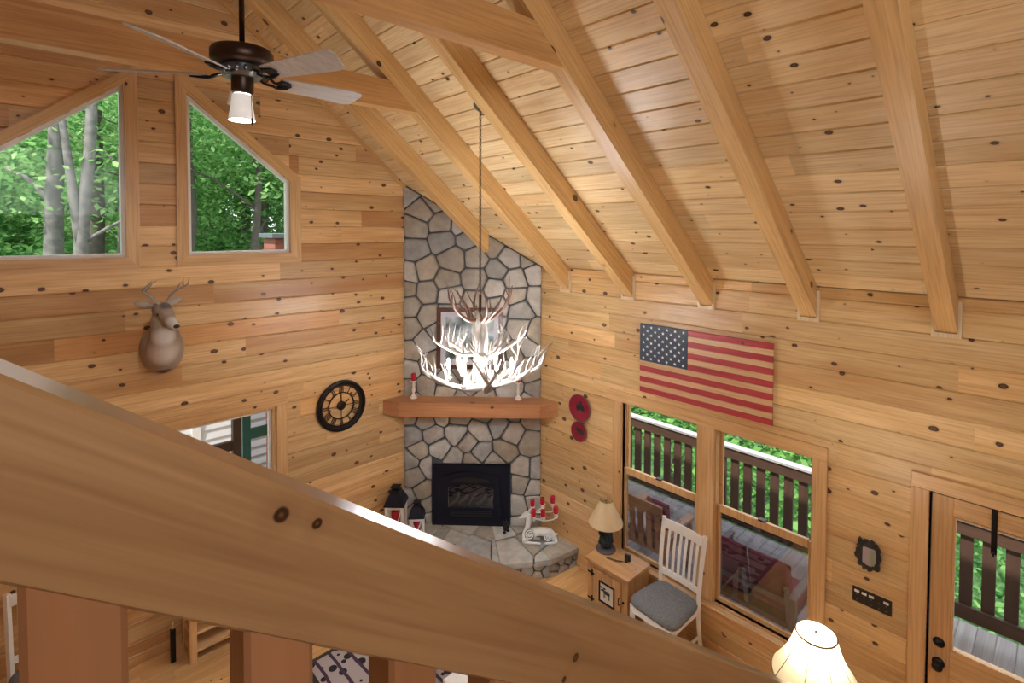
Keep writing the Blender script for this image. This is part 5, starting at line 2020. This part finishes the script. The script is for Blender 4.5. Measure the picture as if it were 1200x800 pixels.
def mat_rug():
    m, nt, b = newmat('lodge_rug')
    N, Lk = nt.nodes, nt.links
    tc = N.new('ShaderNodeTexCoord')
    v = N.new('ShaderNodeTexVoronoi')
    v.inputs['Scale'].default_value = 9
    v.feature = 'F1'
    Lk.new(tc.outputs['Object'], v.inputs['Vector'])
    r = N.new('ShaderNodeValToRGB')
    r.color_ramp.interpolation = 'CONSTANT'
    e = r.color_ramp.elements
    e[0].position, e[0].color = 0.0, (0.015, 0.014, 0.02, 1)
    e[1].position, e[1].color = 0.36, (0.42, 0.37, 0.36, 1)
    Lk.new(v.outputs['Distance'], r.inputs['Fac'])
    w = N.new('ShaderNodeTexWave')
    w.inputs['Scale'].default_value = 2.2
    w.inputs['Distortion'].default_value = 2
    Lk.new(tc.outputs['Object'], w.inputs['Vector'])
    r2 = N.new('ShaderNodeValToRGB')
    r2.color_ramp.interpolation = 'CONSTANT'
    e = r2.color_ramp.elements
    e[0].color = (0, 0, 0, 1)
    e[1].position, e[1].color = 0.9, (1, 1, 1, 1)
    Lk.new(w.outputs['Fac'], r2.inputs['Fac'])
    mx = N.new('ShaderNodeMix')
    mx.data_type = 'RGBA'
    mx.inputs['B'].default_value = (0.06, 0.03, 0.06, 1)
    Lk.new(r2.outputs['Color'], mx.inputs['Factor'])
    Lk.new(r.outputs['Color'], mx.inputs['A'])
    Lk.new(mx.outputs['Result'], b.inputs['Base Color'])
    b.inputs['Roughness'].default_value = 0.95
    return m


rg_t = thing('area_rug', 'dark and pale patterned rug on the floor below the railing', 'rug', (2.6, 3.4, 0))
MB().box(1.75, 3.7, 2.3, 4.55, 0.0, 0.012, 0.004).build('pile', mat_rug(), rg_t)
mb = MB()
rect_frame_pts = ((1.72, 3.73, 2.27, 2.31), (1.72, 3.73, 4.54, 4.58), (1.72, 1.76, 2.31, 4.54), (3.69, 3.73, 2.31, 4.54))
for a, b, c, d in rect_frame_pts:
    mb.box(a, b, c, d, 0.0, 0.014, 0.003)
mb.build('border', M['blackp'], rg_t)

# ------------------------------------------------------------------ outdoors: deck on the eave side
DZ = -0.05
mb = MB()
boards(mb, (0, 0, DZ), (1, 0, 0), (0, 1, 0), (0, 0, 1), 4.74, 6.86, -2.6, 7.4, 0.143, [], [], random.Random(8), joint=(9, 10), ch=0.006, thick=0.03)
struct(mb.build('deck_floor', M['deck']), 'weathered grey plank deck outside the eave wall')
DX = 6.73
dr = thing('deck_railing', 'dark brown slatted deck railing with a weathered cap beyond the double window', 'railing', (DX, 2.4, DZ))
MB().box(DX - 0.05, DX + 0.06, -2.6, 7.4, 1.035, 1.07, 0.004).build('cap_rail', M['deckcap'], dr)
MB().box(DX - 0.03, DX + 0.008, -2.6, 7.4, 0.90, 1.035, 0.003).build('top_rail', M['deckrail'], dr)
MB().box(DX - 0.03, DX + 0.008, -2.6, 7.4, 0.06, 0.20, 0.003).build('bottom_rail', M['deckrail'], dr)
y = -2.5
while y < 7.3:
    MB().box(DX + 0.008, DX + 0.045, y - 0.05, y + 0.05, 0.08, 1.03, 0.002).build('baluster', M['deckwood'], dr)
    y += 0.165
for y in (-2.55, -0.9, 1.12, 4.9, 7.3):
    MB().box(DX - 0.05, DX + 0.05, y - 0.05, y + 0.05, DZ, 1.035, 0.004).build('post', M['deckwood'], dr)

# outdoor love seat with two red back cushions (faces the view)
ls = thing('outdoor_loveseat', 'dark outdoor love seat with red cushions behind the right window', 'bench', (5.2, 2.05, DZ))
lx0 = 5.02
mb = MB()
mb.box(lx0, lx0 + 0.62, 1.68, 2.46, DZ + 0.30, DZ + 0.35, 0.004)
mb.build('seat_frame', M['deckwood'], ls)
for yy in (1.64, 2.48):
    MB().box(lx0 - 0.06, lx0 + 0.62, yy - 0.035, yy + 0.035, DZ + 0.60, DZ + 0.635, 0.006).build('arm', M['outwood2'], ls)
    for xx in (lx0, lx0 + 0.56):
        MB().box(xx - 0.03, xx + 0.03, yy - 0.028, yy + 0.028, DZ, DZ + 0.60, 0.004).build('leg', M['outwood2'], ls)
mb = MB()
for yy in (1.68, 2.06, 2.44):
    mb.beam((lx0 + 0.02, yy, DZ + 0.35), (lx0 - 0.07, yy, DZ + 0.72), 0.04, 0.022, (1, 0, 0), 0.002)
mb.beam((lx0 - 0.03, 1.66, DZ + 0.56), (lx0 - 0.03, 2.46, DZ + 0.56), 0.02, 0.05)
mb.build('back_frame', M['outwood2'], ls)


def cushion(mb, c, u, v, w, a, b, t, n=10):
    """pillow: centre c, half sizes a (along u), b (along v), thickness t along w"""
    c, u, v, w = Vector(c), Vector(u).normalized(), Vector(v).normalized(), Vector(w).normalized()
    for s in (1, -1):
        g = []
        for i in range(n + 1):
            row = []
            for j in range(n + 1):
                x, y = 2 * i / n - 1, 2 * j / n - 1
                h = t * (0.25 + 0.75 * ((1 - x ** 6) * (1 - y ** 6)) ** 0.5) * s * 0.5
                row.append(mb.bm.verts.new(c + u * a * x + v * b * y + w * (h if max(abs(x), abs(y)) < 0.999 else 0)))
            g.append(row)
        for i in range(n):
            for j in range(n):
                mb.face([g[i][j], g[i + 1][j], g[i + 1][j + 1], g[i][j + 1]])
    bmesh.ops.remove_doubles(mb.bm, verts=mb.bm.verts[:], dist=0.0005)


bk_dir = Vector((-0.12, 0, 0.49)).normalized()
for yy in (1.86, 2.26):
    mb = MB()
    cushion(mb, Vector((lx0 - 0.02, yy, DZ + 0.62)) + Vector((0.075, 0, 0.02)), (0, 1, 0), bk_dir, bk_dir.cross(Vector((0, 1, 0))), 0.195, 0.27, 0.14)
    mb.build('back_cushion', M['redcloth'], ls, True)
    mb = MB()
    cushion(mb, (lx0 + 0.36, yy, DZ + 0.405), (0, 1, 0), (1, 0, 0), (0, 0, 1), 0.195, 0.25, 0.12)
    mb.build('seat_cushion', M['redcloth'], ls, True)

# cedar armchair behind the left window
ac = thing('outdoor_armchair', 'brown cedar armchair with red cushion and pale pillow behind the left window', 'chair', (5.3, 3.25, DZ))
mb = MB()
mb.beam((5.02, 2.98, 0.80), (5.02, 3.55, 0.80), 0.03, 0.12)
for k in range(5):
    mb.beam((5.06, 3.04 + 0.11 * k, 0.32), (5.02, 3.04 + 0.11 * k, 0.76), 0.07, 0.02, (1, 0, 0))
mb.build('backrest', M['outwood'], ac)
MB().box(5.05, 5.62, 2.98, 3.55, 0.30, 0.34, 0.004).build('seat', M['outwood'], ac)
for yy in (2.955, 3.575):
    MB().box(5.0, 5.66, yy - 0.05, yy + 0.05, 0.54, 0.57, 0.006).build('arm', M['outwood'], ac)
    for xx in (5.07, 5.58):
        MB().box(xx - 0.03, xx + 0.03, yy - 0.025, yy + 0.025, DZ, 0.54, 0.004).build('leg', M['outwood'], ac)
mb = MB()
cushion(mb, (5.36, 3.265, 0.40), (0, 1, 0), (1, 0, 0), (0, 0, 1), 0.26, 0.25, 0.12)
mb.build('seat_cushion', M['pillow'], ac, True)
mb = MB()
cushion(mb, (5.15, 3.10, 0.66), (0, 1, 0), (-0.1, 0, 1), (1, 0, 0.1), 0.14, 0.2, 0.13)
mb.build('red_pillow', M['redcloth'], ac, True)

# ------------------------------------------------------------------ outdoors: porch beyond the lower gable window
pf = MB().box(-1.5, 3.2, 5.70, 8.6, -0.15, -0.03)
struct(pf.build('porch_floor', M['deck']), 'porch floor outside the gable wall')
pp = thing('porch_post', 'dark brown porch post and rail outside the lower gable window', 'post', (1.72, 6.5, -0.03))
MB().box(1.665, 1.755, 6.45, 6.54, -0.03, 2.6, 0.005).build('post', M['porch'], pp)
MB().box(-1.2, 1.665, 6.47, 6.53, 1.36, 1.47, 0.004).build('rail', M['porch'], pp)
for k in range(9):
    x = 1.52 - 0.3 * k
    MB().box(x - 0.02, x + 0.02, 6.48, 6.52, -0.03, 1.36, 0.003).build('baluster', M['porch'], pp)
td = thing('teal_screen', 'teal framed glass screen panel on the porch outside the lower gable window', 'screen', (2.05, 6.6, -0.03))
mb = MB()
rect_frame(mb, 1.80, 2.55, 0.0, 2.3, 0.09, 6.58, 6.63, 'y')
mb.box(2.09, 2.12, 6.57, 6.64, 0.09, 2.21, 0.002)
mb.box(1.89, 2.46, 6.585, 6.625, 1.40, 1.52, 0.002)
mb.box(1.9, 2.0, 6.6, 6.66, -0.03, 0.0)
mb.box(2.35, 2.45, 6.6, 6.66, -0.03, 0.0)
mb.build('frame', M['teal'], td)
MB().box(1.88, 2.47, 6.60, 6.605, 0.09, 2.21).build('glass', M['glass_low'], td)
sd_ = thing('garden_shed', 'white sided shed wall bright beyond the porch rail', 'shed', (0.4, 9.4, -0.4))
mb = MB()
for k in range(17):
    z = -0.4 + 0.15 * k
    mb.prism([(-2.2, 9.0, z), (-2.2, 8.985, z), (-2.2, 9.0 - 0.002, z + 0.15), (-2.2, 9.0, z + 0.15)], (5.8, 0, 0))
mb.box(-2.2, 3.6, 9.0, 10.2, -0.4, 2.15)
mb.build('walls', M['siding'], sd_)
mb = MB()
mb.prism([(-2.4, 8.8, 2.15), (-2.4, 10.4, 2.15), (-2.4, 9.6, 2.55)], (6.2, 0, 0))
mb.build('roof', M['slate'], sd_)
MB().box(1.75, 1.87, 8.97, 9.0, -0.4, 2.1, 0.002).build('corner_board', M['white'], sd_)
bc = thing('brick_pier', 'red brick pier with grey cap seen in the right corner of a sloped window', 'pier', (2.95, 8.2, -0.4))
mb = MB()
for k in range(52):
    z = -0.4 + 0.08 * k
    mb.box(2.66, 3.2, 8.0, 8.5, z, z + 0.072)
    mb.box(2.67, 3.19, 8.01, 8.49, z + 0.072, z + 0.08)
mb.build('brickwork', M['brick'], bc)
MB().box(2.60, 3.26, 7.94, 8.56, 3.76, 3.83, 0.005).build('cap', M['slate'], bc)

# ------------------------------------------------------------------ outdoors: ground and trees
rgd = random.Random(31)


def terrain(name, x0, x1, y0, y1, f, mat, n=26):
    mb = MB()
    g = [[mb.bm.verts.new((x0 + (x1 - x0) * i / n, y0 + (y1 - y0) * j / n, f(x0 + (x1 - x0) * i / n, y0 + (y1 - y0) * j / n) + rgd.uniform(-0.12, 0.12))) for j in range(n + 1)] for i in range(n + 1)]
    for i in range(n):
        for j in range(n):
            mb.face([g[i][j], g[i + 1][j], g[i + 1][j + 1], g[i][j + 1]])
    return struct(mb.build(name, mat, None, True))


def up_hill(x, y):
    s = max(0.0, min(1.0, (y - 9.5) / 5.0))
    return -0.6 + 3.6 * s * s * (3 - 2 * s) + max(0, y - 18) * 0.32 - max(0.0, min(1.0, (x - 5.0) / 3.0)) * 2.6


terrain('ground', -30, 8.0, 5.9, 48, up_hill, M['ground'], 30)['label'] = 'wooded bank rising behind the gable wall'
terrain('ground', 6.9, 40, -16, 40, lambda x, y: -3.4 + max(0, x - 15) * 0.42 + max(0, y - 12) * 0.25, M['hill'], 26)['label'] = 'leafy slope below the deck'


def leaf_mesh(name, blobs, n, size, mat, parent, rng):
    vs, fs = [], []
    tot = sum(b[1] ** 2 for b in blobs)
    for (c, r, sq) in blobs:
        for _ in range(int(n * r * r / tot)):
            a, cz = rng.uniform(0, 2 * PI), rng.uniform(-1, 1)
            q = math.sqrt(1 - cz * cz)
            rr = r * rng.random() ** 0.45
            p = Vector((c[0] + rr * q * math.cos(a), c[1] + rr * q * math.sin(a), c[2] + rr * cz * sq))
            s = size * rng.uniform(0.6, 1.3)
            d = Vector((rng.uniform(-1, 1), rng.uniform(-1, 1), rng.uniform(-0.7, 0.3))).normalized()
            nrm_ = Vector((rng.uniform(-0.7, 0.7), rng.uniform(-0.7, 0.7), 1)).normalized()
            t = d.cross(nrm_).normalized()
            k = len(vs)
            vs += [p, p + d * s * 0.5 + t * s * 0.32, p + d * s + Vector((0, 0, -0.1 * s)), p + d * s * 0.5 - t * s * 0.32]
            fs.append((k, k + 1, k + 2, k + 3))
    off = Vector((0, 0, 0)) if parent is None else parent.location
    me = bpy.data.meshes.new(name)
    me.from_pydata([tuple(v - off) for v in vs], [], fs)
    me.materials.append(mat)
    o = bpy.data.objects.new(name, me)
    COL.objects.link(o)
    if parent:
        o.parent = parent
    return o


def tree(x, y, h, r, label, lean=(0, 0), bark='bark', leaf='leaf', n=1500, crown=None, group=None, trunk_r=0.16, base=None, fork=None, size=0.13):
    z0 = (up_hill(x, y) if base is None else base) - 0.1
    t = thing('tree', label, 'tree', (x, y, z0), group)
    top = Vector((x + lean[0], y + lean[1], z0 + h))
    p0 = Vector((x, y, z0))
    mb = MB()
    pts = [p0 + (top - p0) * k / 6 + Vector((rgd.uniform(-1, 1), rgd.uniform(-1, 1), 0)) * (0.07 if 0 < k < 6 else 0) for k in range(7)]
    mb.tube(smooth_path(pts, 3), [trunk_r * (1.25 if k == 0 else 1.0) * (1 - 0.62 * k / 18) for k in range(19)], 10)
    mb.build('trunk', M[bark], t, True)
    for k in range(4):
        mb = MB()
        q = pts[2 + k % 4]
        a = rgd.uniform(0, 2 * PI)
        L = r * rgd.uniform(0.5, 0.9)
        mb.tube(smooth_path([q, q + Vector((math.cos(a) * L * 0.5, math.sin(a) * L * 0.5, L * 0.35)), q + Vector((math.cos(a) * L, math.sin(a) * L, L * 0.5))], 3), [trunk_r * 0.35 * (1 - 0.8 * i / 6) for i in range(7)], 6)
        mb.build('branch', M[bark], t, True)
    if fork:
        mb = MB()
        q = pts[2]
        mb.tube(smooth_path([q, q + Vector(fork) * 0.4, q + Vector(fork)], 3), [trunk_r * 0.75 * (1 - 0.6 * i / 6) for i in range(7)], 8)
        mb.build('fork_stem', M[bark], t, True)
    blobs = []
    c0 = crown or (x + lean[0] * 0.8, y + lean[1] * 0.8, z0 + h * 0.8)
    blobs.append((c0, r * 0.8, 0.8))
    for k in range(6):
        a = rgd.uniform(0, 2 * PI)
        blobs.append(((c0[0] + r * 0.75 * math.cos(a), c0[1] + r * 0.75 * math.sin(a), c0[2] + rgd.uniform(-0.55, 0.6) * r), r * rgd.uniform(0.4, 0.62), 0.75))
    leaf_mesh('foliage', blobs, n, size, M[leaf], t, rgd)
    return t


tree(0.30, 12.2, 9.0, 2.2, 'dark trunked tree leaning right, left part of the left sloped window', (0.15, 0), 'bark', 'leaf', 900, trunk_r=0.175, crown=(-0.6, 13.6, 7.4))
tree(0.60, 11.4, 9.5, 2.2, 'pale forked tree in the middle of the left sloped window', (0.35, 0.3), 'bark', 'leaf2', 900, trunk_r=0.13, crown=(1.2, 13.8, 7.6), fork=(-0.25, 0.2, 2.6))
tree(0.92, 13.4, 9.5, 2.4, 'straight grey tree behind the pale forked tree', (0.05, 0.2), 'bark2', 'leaf', 900, trunk_r=0.18, crown=(0.6, 16, 7.6))
tree(1.36, 13.0, 9.0, 2.2, 'grey tree near the right edge of the left sloped window', (0.10, 0.2), 'bark', 'leaf2', 900, trunk_r=0.14, crown=(2.0, 15.2, 7.4))
tree(4.75, 15.6, 9.0, 2.4, 'dark leaning tree in the right sloped window', (0.5, 0.4), 'bark2', 'leaf2', 1300, trunk_r=0.16, crown=(4.6, 15.2, 6.6))
BG = [(-1.6, 17, 'leaf'), (1.0, 19, 'leaf2'), (3.2, 17, 'leaf2'), (5.4, 19, 'leaf'), (2.6, 13.2, 'leaf2'), (3.8, 12.6, 'leaf2'), (4.7, 16.8, 'leaf2'), (6.0, 15.0, 'leaf'), (5.9, 21.5, 'leaf2'), (7.0, 16.5, 'leaf'), (-0.4, 22, 'leaf'), (3.6, 23, 'leaf2'), (8.5, 24, 'leaf'), (-3, 27, 'leaf2'), (1.5, 28, 'leaf'), (5.5, 27, 'leaf2'), (9.5, 28, 'leaf'), (13, 27, 'leaf2'), (3.5, 31, 'leaf')]
for i, (x, y, lf) in enumerate(BG):
    hh = 5.0 + 1.5 * rgd.random()
    tree(x, y, hh if y < 24.5 else 9, 2.3 + 0.03 * y if y < 24.5 else 5.2, 'leafy green tree in the woods behind the gable windows', (rgd.uniform(-0.4, 0.4), 0), 'bark2', lf, 5600 if y < 24.5 else 5200, trunk_r=0.11, crown=(x, y, 4.6 + 2.2 * rgd.random()) if y < 24.5 else (x, y, 8.0), size=0.14 if y < 24.5 else 0.32, group='trees behind the gable windows')
# understory: nobody could count it
us = leaf_mesh('underbrush', [((rgd.uniform(-3, 9), rgd.uniform(12.5, 22), 0), 0.0, 1) for _ in range(0)] + [((x, y, up_hill(x, y) + 0.35), 1.0, 0.55) for x, y in [(rgd.uniform(-4, 9), rgd.uniform(13.5, 24)) for _ in range(60)]], 12000, 0.2, M['leaf'], None, rgd)
tag(us, 'low green underbrush on the wooded bank', 'underbrush', kind='stuff')
for i, (x, y) in enumerate([(9.6, -2.4), (10.4, 0.2), (9.4, 1.9), (10.8, 3.2), (9.6, 4.6), (11.0, 6.2), (9.8, 7.8), (12.8, 2.0), (13.2, 5.4), (12.4, 9.4), (13.5, -1.0), (15.5, 7.8)]):
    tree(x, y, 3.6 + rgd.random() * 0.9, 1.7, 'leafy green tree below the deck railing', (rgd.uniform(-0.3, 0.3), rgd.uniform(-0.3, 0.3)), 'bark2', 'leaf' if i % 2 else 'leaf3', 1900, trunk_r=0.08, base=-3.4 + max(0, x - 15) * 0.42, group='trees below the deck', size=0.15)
